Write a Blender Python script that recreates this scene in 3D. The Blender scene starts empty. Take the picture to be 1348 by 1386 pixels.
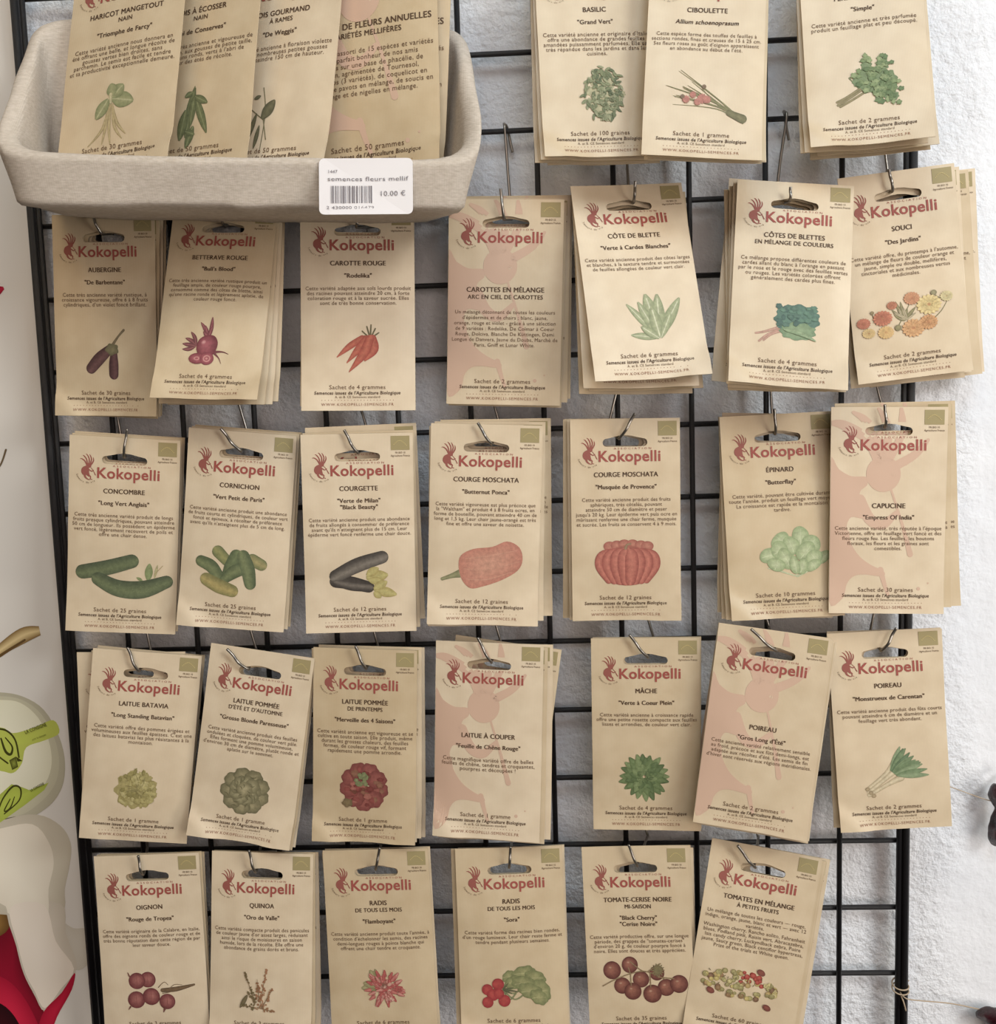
import bpy, bmesh, math, random
import numpy as np
from mathutils import Vector, Matrix, Euler, noise

SC = bpy.context.scene
COL = SC.collection
PI = math.pi

# ------------------------------------------------------------------ camera
cam_d = bpy.data.cameras.new('camera')
cam = bpy.data.objects.new('camera', cam_d)
COL.objects.link(cam)
cam.matrix_world = Matrix(((0.9982727528, 0.0296465749, 0.0507207210, 0.28530393),
                           (0.0467845180, 0.1210322361, -0.9915454638, -0.77355093),
                           (-0.0355347692, 0.9922057642, 0.1194361828, 1.36863449),
                           (0, 0, 0, 1)))
cam_d.sensor_fit = 'VERTICAL'
cam_d.sensor_height = 36.0
cam_d.lens = 1528.5177 * 36.0 / 1386.0
cam_d.shift_x = (674.0 - 631.656) / 1386.0
cam_d.shift_y = (632.03 - 693.0) / 1386.0
cam_d.clip_start = 0.01
SC.camera = cam

# ------------------------------------------------------------------ light
world = bpy.data.worlds.new('room_light')
world.use_nodes = True
world.node_tree.nodes['Background'].inputs[0].default_value = (0.01, 0.01, 0.01, 1)
world.node_tree.nodes['Background'].inputs[1].default_value = 1.0
SC.world = world

def area(name, loc, target, size, power, color):
    l = bpy.data.lights.new(name, 'AREA')
    l.shape = 'RECTANGLE'; l.size, l.size_y = size
    l.energy = power; l.color = color
    o = bpy.data.objects.new(name, l); COL.objects.link(o)
    o.location = loc
    o.rotation_euler = (Vector(target) - Vector(loc)).to_track_quat('-Z', 'Y').to_euler()
    return o
area('shop_lamp', (1.5, -1.35, 2.15), (0.4, 0, 1.2), (0.6, 0.6), 18.000, (0.96, 1.0, 0.99))
area('front_fill', (0.75, -2.6, 1.75), (0.35, 0, 1.2), (1.8, 1.4), 21.500, (1, 0.82, 0.72))  # unseen large soft fill, added to brighten the rack from the front
area('ceiling_lamp', (-0.25, -1.2, 2.6), (0.1, 0, 1.2), (0.9, 0.5), 7.800, (1, 0.78, 0.5))
area('overhead_fill', (0.45, -1.1, 2.5), (0.35, 0, 1.2), (0.7, 0.5), 7.600, (0.66, 0.86, 1.0))  # cool overhead fill, added to balance the light across the rack
area('low_right_fill', (1.5, -0.9, 1.0), (0.5, 0, 1.1), (0.5, 0.6), 8.000, (1.0, 0.94, 0.86))  # fill added low on the right to lift the wall and packets there


SC.view_settings.view_transform = 'Standard'
SC.view_settings.look = 'None'
SC.view_settings.gamma = 1.0
SC.view_settings.use_curve_mapping = False
SC.view_settings.exposure = 0.05

# ------------------------------------------------------------------ helpers
def soften(c):
    g = .3 * c[0] + .55 * c[1] + .15 * c[2]
    return tuple((v * .80 + g * .20) * .90 + k * .10 for v, k in zip(c, (208, 184, 152)))

def lin(c):
    r = []
    for v in c[:3]:
        v = v / 255.0
        r.append(v / 12.92 if v <= 0.04045 else ((v + 0.055) / 1.055) ** 2.4)
    return tuple(r) + (1.0,)

def tag(o, label=None, cat=None, group=None, kind=None):
    if label: o['label'] = label
    if cat: o['category'] = cat
    if group: o['group'] = group
    if kind: o['kind'] = kind
    return o

def link(name, mesh, parent=None):
    o = bpy.data.objects.new(name, mesh)
    COL.objects.link(o)
    if parent: o.parent = parent
    return o

def mesh_from(name, verts, faces, mats=(), smooth=True):
    me = bpy.data.meshes.new(name)
    me.from_pydata([tuple(v) for v in verts], [], [tuple(f) for f in faces])
    for m in mats: me.materials.append(m)
    if smooth:
        me.polygons.foreach_set('use_smooth', [True] * len(me.polygons))
    me.update()
    return me

def material(name, color, rough=0.6, metal=0.0, spec=0.5):
    m = bpy.data.materials.new(name)
    m.use_nodes = True
    b = m.node_tree.nodes['Principled BSDF']
    b.inputs['Base Color'].default_value = lin(color)
    b.inputs['Roughness'].default_value = rough
    b.inputs['Metallic'].default_value = metal
    b.inputs['Specular IOR Level'].default_value = spec
    return m, m.node_tree, b

def add_noise_color(nt, b, c1, c2, scale, detail=4, lo=0.35, hi=0.65, stretch=None):
    tc = nt.nodes.new('ShaderNodeTexCoord')
    src = tc.outputs['Object']
    if stretch:
        mp = nt.nodes.new('ShaderNodeMapping'); mp.inputs['Scale'].default_value = stretch
        nt.links.new(src, mp.inputs['Vector']); src = mp.outputs['Vector']
    n = nt.nodes.new('ShaderNodeTexNoise'); n.inputs['Scale'].default_value = scale; n.inputs['Detail'].default_value = detail
    nt.links.new(src, n.inputs['Vector'])
    r = nt.nodes.new('ShaderNodeValToRGB')
    r.color_ramp.elements[0].position = lo; r.color_ramp.elements[0].color = lin(c1)
    r.color_ramp.elements[1].position = hi; r.color_ramp.elements[1].color = lin(c2)
    nt.links.new(n.outputs['Fac'], r.inputs['Fac'])
    nt.links.new(r.outputs['Color'], b.inputs['Base Color'])
    return n, src

def add_bump(nt, b, height_socket, strength, dist):
    bp = nt.nodes.new('ShaderNodeBump')
    bp.inputs['Strength'].default_value = strength
    bp.inputs['Distance'].default_value = dist
    nt.links.new(height_socket, bp.inputs['Height'])
    nt.links.new(bp.outputs['Normal'], b.inputs['Normal'])
    return bp

def tube_geo(pts, rads, seg=8, cap=True):
    """swept round tube: returns verts, faces"""
    pts = [Vector(p) for p in pts]
    if not hasattr(rads, '__len__'): rads = [rads] * len(pts)
    vs, fs = [], []
    up = None
    for i, p in enumerate(pts):
        d = (pts[min(i + 1, len(pts) - 1)] - pts[max(i - 1, 0)]).normalized()
        if up is None:
            up = d.orthogonal().normalized()
        up = (up - d * up.dot(d)).normalized()
        sd = d.cross(up)
        for k in range(seg):
            a = 2 * PI * k / seg
            vs.append(p + (up * math.cos(a) + sd * math.sin(a)) * rads[i])
    for i in range(len(pts) - 1):
        for k in range(seg):
            a, b2 = i * seg + k, i * seg + (k + 1) % seg
            fs.append((a, b2, b2 + seg, a + seg))
    if cap:
        fs.append(tuple(range(seg))[::-1])
        fs.append(tuple(range((len(pts) - 1) * seg, len(pts) * seg)))
    return vs, fs

def smooth_path(pts, n=6):
    pts = [Vector(p) for p in pts]
    out = []
    for i in range(len(pts) - 1):
        p0 = pts[max(i - 1, 0)]; p1 = pts[i]; p2 = pts[i + 1]; p3 = pts[min(i + 2, len(pts) - 1)]
        for k in range(n):
            t = k / n
            out.append(0.5 * ((2 * p1) + (p2 - p0) * t + (2 * p0 - 5 * p1 + 4 * p2 - p3) * t * t + (3 * p1 - p0 - 3 * p2 + p3) * t ** 3))
    out.append(pts[-1])
    return out

# ------------------------------------------------------------------ materials
# rough white plaster: coarse grain near the rack, smoother brushed paint further right
M_WALL, nt, b = material('white_plaster', (225, 227, 232), 0.75, 0, 0.3)
tc = nt.nodes.new('ShaderNodeTexCoord')
sx = nt.nodes.new('ShaderNodeSeparateXYZ'); nt.links.new(tc.outputs['Object'], sx.inputs[0])
nA = nt.nodes.new('ShaderNodeTexNoise'); nA.inputs['Scale'].default_value = 160; nA.inputs['Detail'].default_value = 6; nA.inputs['Roughness'].default_value = 0.6
nB = nt.nodes.new('ShaderNodeTexNoise'); nB.inputs['Scale'].default_value = 26; nB.inputs['Detail'].default_value = 5
nC = nt.nodes.new('ShaderNodeTexNoise'); nC.inputs['Scale'].default_value = 9; nC.inputs['Detail'].default_value = 6
for n_ in (nA, nB, nC): nt.links.new(tc.outputs['Object'], n_.inputs['Vector'])
edge = nt.nodes.new('ShaderNodeMath'); edge.operation = 'MULTIPLY_ADD'      # x + noise*0.12
nt.links.new(nC.outputs['Fac'], edge.inputs[0]); edge.inputs[1].default_value = 0.11; nt.links.new(sx.outputs['X'], edge.inputs[2])
mr = nt.nodes.new('ShaderNodeMapRange'); mr.inputs['From Min'].default_value = 0.63; mr.inputs['From Max'].default_value = 0.655
mr.inputs['To Min'].default_value = 1.0; mr.inputs['To Max'].default_value = 0.22
nt.links.new(edge.outputs[0], mr.inputs['Value'])
mx = nt.nodes.new('ShaderNodeMath'); mx.operation = 'MULTIPLY'
nt.links.new(nA.outputs['Fac'], mx.inputs[0]); nt.links.new(mr.outputs['Result'], mx.inputs[1])
ad = nt.nodes.new('ShaderNodeMath'); ad.operation = 'MULTIPLY_ADD'
nt.links.new(nB.outputs['Fac'], ad.inputs[0]); ad.inputs[1].default_value = 0.9; nt.links.new(mx.outputs[0], ad.inputs[2])
add_bump(nt, b, ad.outputs[0], 0.85, 0.0042)

def paper_material(name, c1, c2):
    m, nt, b = material(name, c1, 0.42, 0, 0.5)
    n, src = add_noise_color(nt, b, c1, c2, 60, 5, 0.3, 0.7)
    w = nt.nodes.new('ShaderNodeTexWave'); w.wave_type = 'BANDS'; w.bands_direction = 'X'
    w.inputs['Scale'].default_value = 330; w.inputs['Distortion'].default_value = 0.6
    nt.links.new(src, w.inputs['Vector'])
    mixn = nt.nodes.new('ShaderNodeMix'); mixn.data_type = 'RGBA'; mixn.blend_type = 'MULTIPLY'
    mixn.inputs['Factor'].default_value = 0.09
    ramp = nt.nodes[-2] if False else [x for x in nt.nodes if x.type == 'VALTORGB'][0]
    nt.links.new(ramp.outputs['Color'], mixn.inputs['A']); nt.links.new(w.outputs['Color'], mixn.inputs['B'])
    oi = nt.nodes.new('ShaderNodeObjectInfo')                  # paper browns vary per packet, also standing in for shade between stacked packets
    hs = nt.nodes.new('ShaderNodeHueSaturation')
    for sock, lo, hi in (('Value', 0.84, 1.06), ('Saturation', 1.14, 0.9)):
        m_ = nt.nodes.new('ShaderNodeMapRange'); m_.inputs['To Min'].default_value = lo; m_.inputs['To Max'].default_value = hi
        nt.links.new(oi.outputs['Random'], m_.inputs['Value']); nt.links.new(m_.outputs['Result'], hs.inputs[sock])
    nt.links.new(mixn.outputs['Result'], hs.inputs['Color'])
    nt.links.new(hs.outputs['Color'], b.inputs['Base Color'])
    n2 = nt.nodes.new('ShaderNodeTexNoise'); n2.inputs['Scale'].default_value = 45; n2.inputs['Detail'].default_value = 3
    nt.links.new(src, n2.inputs['Vector'])
    bp = add_bump(nt, b, n2.outputs['Fac'], 0.22, 0.002)
    return m
M_KRAFT = paper_material('kraft_paper', (203, 183, 153), (213, 195, 166))

def ink(name, c, rough=0.55):
    return material(name, c, rough, 0, 0.3)[0]
M_DARK = ink('dark_brown_ink', (78, 58, 42))
M_TEXT = ink('brown_text_ink', (100, 77, 57))
M_RED = ink('brick_red_ink', (150, 78, 70))
M_WEB = ink('reddish_brown_ink', (136, 92, 72))
M_STAMP = ink('olive_ink', (154, 141, 102))
M_PALE = ink('pale_olive_ink', (190, 172, 120))
M_MARK = ink('rose_brown_ink', (188, 146, 120))
M_PIC, nt, b = material('picture_ink', (128, 128, 128), 0.55, 0, 0.3)
at = nt.nodes.new('ShaderNodeAttribute'); at.attribute_name = 'ink'
tcp = nt.nodes.new('ShaderNodeTexCoord')
npr = nt.nodes.new('ShaderNodeTexNoise'); npr.inputs['Scale'].default_value = 420; npr.inputs['Detail'].default_value = 5; npr.inputs['Roughness'].default_value = 0.65
nt.links.new(tcp.outputs['Object'], npr.inputs['Vector'])
rpr = nt.nodes.new('ShaderNodeValToRGB')                       # grainy offset printing
rpr.color_ramp.elements[0].position = 0.3; rpr.color_ramp.elements[0].color = (0.66, 0.66, 0.66, 1)
rpr.color_ramp.elements[1].position = 0.7; rpr.color_ramp.elements[1].color = (1, 1, 1, 1)
nt.links.new(npr.outputs['Fac'], rpr.inputs['Fac'])
mpr = nt.nodes.new('ShaderNodeMix'); mpr.data_type = 'RGBA'; mpr.blend_type = 'MULTIPLY'; mpr.inputs['Factor'].default_value = 1.0
nt.links.new(at.outputs['Color'], mpr.inputs['A']); nt.links.new(rpr.outputs['Color'], mpr.inputs['B'])
nt.links.new(mpr.outputs['Result'], b.inputs['Base Color'])
M_FLAT, nt, b = material('flat_ink', (128, 128, 128), 0.55, 0, 0.3)
at = nt.nodes.new('ShaderNodeAttribute'); at.attribute_name = 'ink'
nt.links.new(at.outputs['Color'], b.inputs['Base Color'])

M_BLACK, nt, b = material('black_coated_wire', (26, 25, 27), 0.42, 0, 0.5)
n = nt.nodes.new('ShaderNodeTexNoise'); n.inputs['Scale'].default_value = 900; n.inputs['Detail'].default_value = 2
add_bump(nt, b, n.outputs['Fac'], 0.35, 0.0006)
M_STEEL, nt, b = material('bright_steel_wire', (150, 145, 138), 0.28, 0.9)
M_LINEN, nt, b = material('natural_linen', (214, 204, 192), 0.9, 0, 0.15)
add_noise_color(nt, b, (184, 172, 158), (203, 192, 180), 300, 3, 0.3, 0.7, (1, 1, 3))
wv = nt.nodes.new('ShaderNodeTexWave'); wv.bands_direction = 'Z'; wv.inputs['Scale'].default_value = 420; wv.inputs['Distortion'].default_value = 2
wv2 = nt.nodes.new('ShaderNodeTexWave'); wv2.bands_direction = 'X'; wv2.inputs['Scale'].default_value = 420; wv2.inputs['Distortion'].default_value = 2
tcl = nt.nodes.new('ShaderNodeTexCoord')
for w_ in (wv, wv2): nt.links.new(tcl.outputs['Object'], w_.inputs['Vector'])
adl = nt.nodes.new('ShaderNodeMath'); adl.operation = 'ADD'
nt.links.new(wv.outputs['Fac'], adl.inputs[0]); nt.links.new(wv2.outputs['Fac'], adl.inputs[1])
add_bump(nt, b, adl.outputs[0], 0.25, 0.0006)
M_WICKER, nt, b = material('brown_wicker', (150, 110, 78), 0.6)
wv = nt.nodes.new('ShaderNodeTexWave'); wv.inputs['Scale'].default_value = 60; wv.inputs['Distortion'].default_value = 3
add_bump(nt, b, wv.outputs['Fac'], 0.8, 0.003)
M_LABEL = material('white_label_paper', (222, 218, 219), 0.45)[0]
M_GREYINK = ink('thermal_grey_ink', (118, 112, 116))
M_BOARD, nt, b = material('glossy_poster_paper', (220, 215, 208), 0.5, 0, 0.35)
M_TWINE, nt, b = material('natural_twine', (168, 150, 128), 0.9)
M_CHILLI, nt, b = material('dried_chilli_skin', (48, 18, 24), 0.2, 0, 0.8)
add_noise_color(nt, b, (22, 10, 13), (78, 20, 32), 90, 3)
n = nt.nodes.new('ShaderNodeTexNoise'); n.inputs['Scale'].default_value = 170; n.inputs['Detail'].default_value = 4
add_bump(nt, b, n.outputs['Fac'], 0.9, 0.005)
M_STALK = material('dried_stalk', (92, 62, 42), 0.8)[0]

# ------------------------------------------------------------------ wall
wall = link('wall_back', mesh_from('wall_back', [(-2.2, .013, 0), (3.0, .013, 0), (3.0, .013, 2.9), (-2.2, .013, 2.9),
      (-2.2, .11, 0), (3.0, .11, 0), (3.0, .11, 2.9), (-2.2, .11, 2.9)],
      [(0, 1, 2, 3), (5, 4, 7, 6), (4, 0, 3, 7), (1, 5, 6, 2), (3, 2, 6, 7), (4, 5, 1, 0)], [M_WALL], False))
tag(wall, 'rough white plastered wall behind the black wire rack', 'wall', kind='structure')

# ------------------------------------------------------------------ wire grid panel
GX0, GX1 = -.0405, .5415
rack = bpy.data.objects.new('wire_grid_panel', None); COL.objects.link(rack)
rack.location = (.25, 0, .75)
tag(rack, 'black wire grid display panel fixed to the white wall, holding all the seed packets', 'wire rack')
def rack_part(name, pts, r):
    vs, fs = tube_geo(pts, r, 10)
    o = link(name, mesh_from(name, [v - rack.location for v in vs], fs, [M_BLACK]), rack)
    return o
ZT, ZB = 1.6 + .05 * 3, 1.6 - .05 * 17
for j in range(-3, 18):
    z = 1.6 - .05 * j
    rack_part('horizontal_wire', [(GX0, .0019, z), (GX1, .0019, z)], .0019)
for i in range(11):
    rack_part('vertical_wire', [(.05 * i, -.0015, ZB), (.05 * i, -.0015, ZT)], .0019)
for x in (GX0, GX1):
    rack_part('edge_wire', [(x, -.0012, ZB), (x, -.0012, ZT)], .0019)
for x in (-.0462, .0 + .5462):
    rack_part('frame_rod', [(x, .0, ZB - .01), (x, .0, ZT + .01)], .0031)

# ------------------------------------------------------------------ flat printing toolkit
class Print:
    soft = True
    """collects coloured flat shapes in millimetres (x right, y up, origin at the packet's hole)"""
    def __init__(self, fx, fy, ox, oy, k=1.0):
        self.v, self.f, self.c, self.l = [], [], [], 0
        self.fx, self.fy, self.ox, self.oy, self.k = fx, fy, ox, oy, k
    def _p(self, x, y):
        return (self.ox + (x - self.fx) * self.k, self.oy - (y - self.fy) * self.k)
    def _add(self, pts, cols, faces):
        b = len(self.v)
        L = min(self.l, 45); self.l += 1
        for p in pts:
            q = self._p(*p); self.v.append((q[0], q[1], L))
        self.c += cols
        self.f += [tuple(b + i for i in f) for f in faces]
    def star(self, cx, cy, ring, ci, co, rings=4, hx=0, hy=0):
        """star-shaped outline filled with rings, colour from ci (centre) to co (rim)"""
        n = len(ring)
        pts = [(cx + hx, cy + hy)]; cols = [ci]; faces = []
        for r in range(1, rings + 1):
            t = r / rings
            for (x, y) in ring:
                px, py = cx + hx * (1 - t) + (x - cx) * t, cy + hy * (1 - t) + (y - cy) * t
                pts.append((px, py))
                cols.append(tuple(a + (b2 - a) * t ** 1.4 for a, b2 in zip(ci, co)))
        for k in range(n):
            faces.append((0, 1 + k, 1 + (k + 1) % n))
        for r in range(rings - 1):
            for k in range(n):
                a, b2 = 1 + r * n + k, 1 + r * n + (k + 1) % n
                faces.append((a, a + n, b2 + n, b2))
        self._add(pts, cols, faces)
    def blob(self, cx, cy, rx, ry, ci, co, ang=0, lobes=0, amp=0, seed=0, n=30, hx=0, hy=0, rings=4):
        rnd = random.Random(seed); ph = rnd.random() * 6.28
        ca, sa = math.cos(math.radians(ang)), math.sin(math.radians(ang))
        ring = []
        for k in range(n):
            a = 2 * PI * k / n
            s = 1 + (amp * math.sin(lobes * a + ph) if lobes else 0) + (amp * .5 * (rnd.random() - .5) if lobes else 0)
            x, y = rx * s * math.cos(a), ry * s * math.sin(a)
            ring.append((cx + x * ca - y * sa, cy + x * sa + y * ca))
        self.star(cx, cy, ring, ci, co, rings, hx, hy)
    def poly(self, pts, ci, co, rings=4, c=None, smooth=True):
        if smooth:
            P = [Vector((p[0], p[1], 0)) for p in pts]; n = len(P); ring = []
            for i in range(n):
                p0, p1, p2, p3 = P[i - 1], P[i], P[(i + 1) % n], P[(i + 2) % n]
                for k in range(4):
                    t = k / 4
                    q = 0.5 * ((2 * p1) + (p2 - p0) * t + (2 * p0 - 5 * p1 + 4 * p2 - p3) * t * t + (3 * p1 - p0 - 3 * p2 + p3) * t ** 3)
                    ring.append((q.x, q.y))
        else: ring = pts
        if c is None:
            c = (sum(p[0] for p in ring) / len(ring), sum(p[1] for p in ring) / len(ring))
        self.star(c[0], c[1], ring, ci, co, rings)
    def tube(self, pts, ws, ci, co, n=6, round_ends=True, off=0.0):
        """rounded fat stroke, ci along the middle, co on the rim; ws full widths"""
        if not hasattr(ws, '__len__'): ws = [ws] * len(pts)
        P = smooth_path([(p[0], p[1], w) for p, w in zip(pts, ws)], n) if len(pts) > 2 else \
            [Vector((pts[0][0] + (pts[1][0] - pts[0][0]) * t / 7, pts[0][1] + (pts[1][1] - pts[0][1]) * t / 7, ws[0] + (ws[1] - ws[0]) * t / 7)) for t in range(8)]
        if round_ends:
            def cap(p, q):
                d = (p.xy - q.xy).normalized(); w = p.z
                return [Vector((p.x + d.x * w / 2 * s, p.y + d.y * w / 2 * s, w * math.sqrt(max(0, 1 - s * s)))) for s in (.38, .7, .92, .995)]
            P = cap(P[0], P[1])[::-1] + P + cap(P[-1], P[-2])
        rows, cols = [], []
        A = (-1, -.55, off, .55, 1)
        for i, p in enumerate(P):
            d = (P[min(i + 1, len(P) - 1)].xy - P[max(i - 1, 0)].xy).normalized()
            nx, ny = -d.y, d.x
            for a in A:
                rows.append((p.x + nx * a * p.z / 2, p.y + ny * a * p.z / 2))
                t = min(1, abs(a - off)) ** 1.3
                cols.append(tuple(u + (v - u) * t for u, v in zip(ci, co)))
        faces = []
        for i in range(len(P) - 1):
            for k in range(4):
                a = i * 5 + k
                faces.append((a, a + 1, a + 6, a + 5))
        self._add(rows, cols, faces)
    def leaf(self, x0, y0, x1, y1, w, ci, co, bend=0.0, vein=None):
        d = Vector((x1 - x0, y1 - y0)); L = d.length
        nx, ny = -d.y / L, d.x / L
        pts, ws = [], []
        for t in (0, .15, .35, .55, .75, .9, 1):
            o = bend * math.sin(PI * t) * L
            pts.append((x0 + d.x * t + nx * o, y0 + d.y * t + ny * o))
            ws.append(max(.02, w * math.sin(PI * min(1, t * .92 + .05)) ** .8))
        self.tube(pts, ws, ci, co, 2, False)
        if vein:
            self.tube(pts[:6], [w * .09] * 6, vein, vein, 2, False)
    def build(self, name, surf, mat):
        if not self.f: return None
        V = [surf(x / 1000, y / 1000, .00016 + .000011 * l) for x, y, l in self.v]
        me = mesh_from(name, V, self.f, [mat], False)
        at = me.color_attributes.new('ink', 'FLOAT_COLOR', 'POINT')
        at.data.foreach_set('color', [q for c in self.c for q in (lin(soften(c) if self.soft else c)[:3] + (1.0,))])
        fix_normals(me)
        return me

def fix_normals(me):
    """print faces the viewer (-y)"""
    bm = bmesh.new(); bm.from_mesh(me)
    fl = [f for f in bm.faces if f.normal.y > 0]
    if fl: bmesh.ops.reverse_faces(bm, faces=fl)
    bm.to_mesh(me); bm.free()

# ---- lettering: every string is turned into outlines once
TEXTS = {}
def want(body, bold=0.0, shear=0.0, res=2, spc=1.06):
    key = (body, bold, shear, spc)
    if key not in TEXTS:
        c = bpy.data.curves.new('lettering', 'FONT')
        c.body = body; c.size = 1.0; c.offset = bold; c.shear = shear; c.resolution_u = res
        c.fill_mode = 'FRONT'; c.space_character = spc
        o = bpy.data.objects.new('lettering', c); COL.objects.link(o)
        TEXTS[key] = o
    return key
def bake_texts():
    bpy.context.view_layer.update()
    dg = bpy.context.evaluated_depsgraph_get()
    for k, o in list(TEXTS.items()):
        e = o.evaluated_get(dg); me = e.to_mesh()
        n = len(me.vertices); co = np.zeros(n * 3); me.vertices.foreach_get('co', co)
        co = co.reshape(-1, 3)[:, :2].copy()
        me.calc_loop_triangles()
        t = np.zeros(len(me.loop_triangles) * 3, int); me.loop_triangles.foreach_get('vertices', t)
        e.to_mesh_clear()
        TEXTS[k] = (co, t.reshape(-1, 3))
        c = o.data; bpy.data.objects.remove(o); bpy.data.curves.remove(c)

class Lines:
    """lettering on a surface, millimetres"""
    def __init__(self): self.v, self.f, self.m = [], [], []
    def put(self, key, cx, y, size, mat=0, width=None, align='C', rot=0.0, sx=1.0):
        co, t = TEXTS[key]
        if not len(co): return
        x0, x1 = co[:, 0].min(), co[:, 0].max()
        s = size
        if width: sx = width / ((x1 - x0) * s)
        X = (co[:, 0] - ((x0 + x1) / 2 if align == 'C' else x0)) * s * sx
        Y = co[:, 1] * s
        ca, sa = math.cos(rot), math.sin(rot)
        b = len(self.v)
        for a, c in zip(X, Y): self.v.append((cx + a * ca - c * sa, y + a * sa + c * ca))
        self.f += [(b + i, b + j, b + k) for i, j, k in t.tolist()]
        self.m += [mat] * len(t)
    def rect(self, x0, y0, x1, y1, mat=0, step=3.0):
        nx, ny = max(1, int((x1 - x0) / step)), max(1, int((y1 - y0) / step))
        b = len(self.v)
        for j in range(ny + 1):
            for i in range(nx + 1):
                self.v.append((x0 + (x1 - x0) * i / nx, y0 + (y1 - y0) * j / ny))
        for j in range(ny):
            for i in range(nx):
                a = b + j * (nx + 1) + i
                self.f.append((a, a + 1, a + nx + 2, a + nx + 1)); self.m.append(mat)
    def dot(self, x, y, r, mat=0, n=6):
        b = len(self.v)
        for k in range(n): self.v.append((x + r * math.cos(2 * PI * k / n), y + r * math.sin(2 * PI * k / n)))
        self.f.append(tuple(range(b, b + n))); self.m.append(mat)
    def build(self, name, surf, mats, off=.0007, sc=1.0):
        if not self.f: return None
        me = mesh_from(name, [surf(x * sc / 1000, y * sc / 1000, off) for x, y in self.v], self.f, mats, False)
        me.polygons.foreach_set('material_index', self.m)
        fix_normals(me)
        return me

# ------------------------------------------------------------------ the seed packet
W, H, HOLE = 73.5, 132.5, .112        # millimetres; the hang hole sits HOLE*H under the top edge
YT, YB = HOLE * H, -(1 - HOLE) * H
def vy(v): return YT - v * H           # fraction from the top -> mm

def make_surface(seed, w=W, h=H, puff=1.0):
    r = random.Random(seed)
    a = r.uniform(-1.2, 1.4); tw = r.uniform(-1.3, 1.3); cl = r.uniform(-1.0, 2.2); off = r.random() * 50
    pk = r.uniform(.55, .8)
    lift = (r.uniform(0, 3.2) if r.random() < .6 else 0, r.uniform(0, 3.8) if r.random() < .75 else 0)
    def bend(x, y):                    # metres in, metres out (positive = towards the wall)
        u = x * 1000 / (w / 2); v = (YT / H * h - y * 1000) / h
        n_ = noise.noise(Vector((x * 30 + off, y * 22, off))) * .0008 + noise.noise(Vector((x * 70, y * 55 + off, 3))) * .0002
        return (a * u * u * .001 * (1 - .6 * abs(v - .5)) + tw * u * (v - .3) * .001 - cl * max(0, v - .72) ** 2 * .02 + .00022 * math.exp(-((v - .955) / .02) ** 2)
                - .001 * (lift[1] if u > 0 else lift[0]) * max(0, min(1, (abs(u) - .55) / .45 + (v - .9) / .1)) ** 2 * (1 if v > .8 else 0) * max(0, min(1, (v - .8) / .15)) + n_ * min(1, v * 3 + .2))
    def thick(x, y):
        u = min(1, abs(x * 1000 / (w / 2))); v = min(1, max(0, (YT / H * h - y * 1000) / h))
        prof = max(0, 1 - u ** 4) * (math.sin(PI * min(1, max(0, (v - .12) / .83))) ** .6 if .12 < v < .95 else 0)
        sag = math.exp(-((v - pk) / .22) ** 2)
        return .0005 + puff * prof * (.0007 + .0011 * sag)
    def front(x, y, off=0.0):
        return Vector((x, bend(x, y) - thick(x, y) - off, y))
    def back(x, y):
        return Vector((x, bend(x, y) + .0002, y))
    return front, back

def hole_outline():
    """flattened hat-shaped euro slot, mm around its own centre"""
    pts = []
    for k in range(9):
        a = PI / 2 + PI * k / 8
        pts.append((-12.4 + 2.6 * math.cos(a), -.6 + 2.6 * math.sin(a)))
    pts.append((-6, -3.3)); pts.append((0, -3.3)); pts.append((6, -3.3))
    for k in range(9):
        a = -PI / 2 + PI * k / 8
        pts.append((12.4 + 2.6 * math.cos(a), -.6 + 2.6 * math.sin(a)))
    pts += [(8, 2.9), (4.5, 3.8), (0, 4.2), (-4.5, 3.8), (-8, 2.9)]
    return pts

from mathutils.geometry import delaunay_2d_cdt
def packet_plan(w, h, k=1.0):
    yt = YT / H * h; yb = yt - h
    pts, edges = [], []
    nx, ny = 16, 30
    border = [(-w / 2 + w * i / nx, yt) for i in range(nx)] + [(w / 2, yt - h * j / ny) for j in range(ny)] + \
             [(w / 2 - w * i / nx, yb) for i in range(nx)] + [(-w / 2, yb + h * j / ny) for j in range(ny)]
    nb = len(border); pts += border; edges += [(i, (i + 1) % nb) for i in range(nb)]
    ho = [(x * k, y * k) for x, y in hole_outline()]; nh = len(ho)
    pts += ho; edges += [(nb + i, nb + (i + 1) % nh) for i in range(nh)]
    for i in range(1, nx):
        for j in range(1, ny):
            x, y = -w / 2 + w * i / nx, yt - h * j / ny
            if not (abs(x) < 17.5 * k and -5.2 * k < y < 6 * k): pts.append((x, y))
    V, E, F, *_ = delaunay_2d_cdt([Vector(p) for p in pts], edges, [], 1, 1e-5)
    def inside(c):
        n_ = 0
        for i in range(nh):
            (x1, y1), (x2, y2) = ho[i], ho[(i + 1) % nh]
            if (y1 > c[1]) != (y2 > c[1]) and c[0] < (x2 - x1) * (c[1] - y1) / (y2 - y1) + x1: n_ ^= 1
        return n_
    tri = []
    for f in F:
        c = ((V[f[0]].x + V[f[1]].x + V[f[2]].x) / 3, (V[f[0]].y + V[f[1]].y + V[f[2]].y) / 3)
        if not inside(c): tri.append(tuple(f))
    P = [(v.x, v.y) for v in V]
    cnt = {}
    for f in tri:
        for a, b2 in ((f[0], f[1]), (f[1], f[2]), (f[2], f[0])):
            cnt[(a, b2)] = 1
    rim = [e for e in cnt if (e[1], e[0]) not in cnt]
    return P, tri, rim
PLANS = {}
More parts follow.
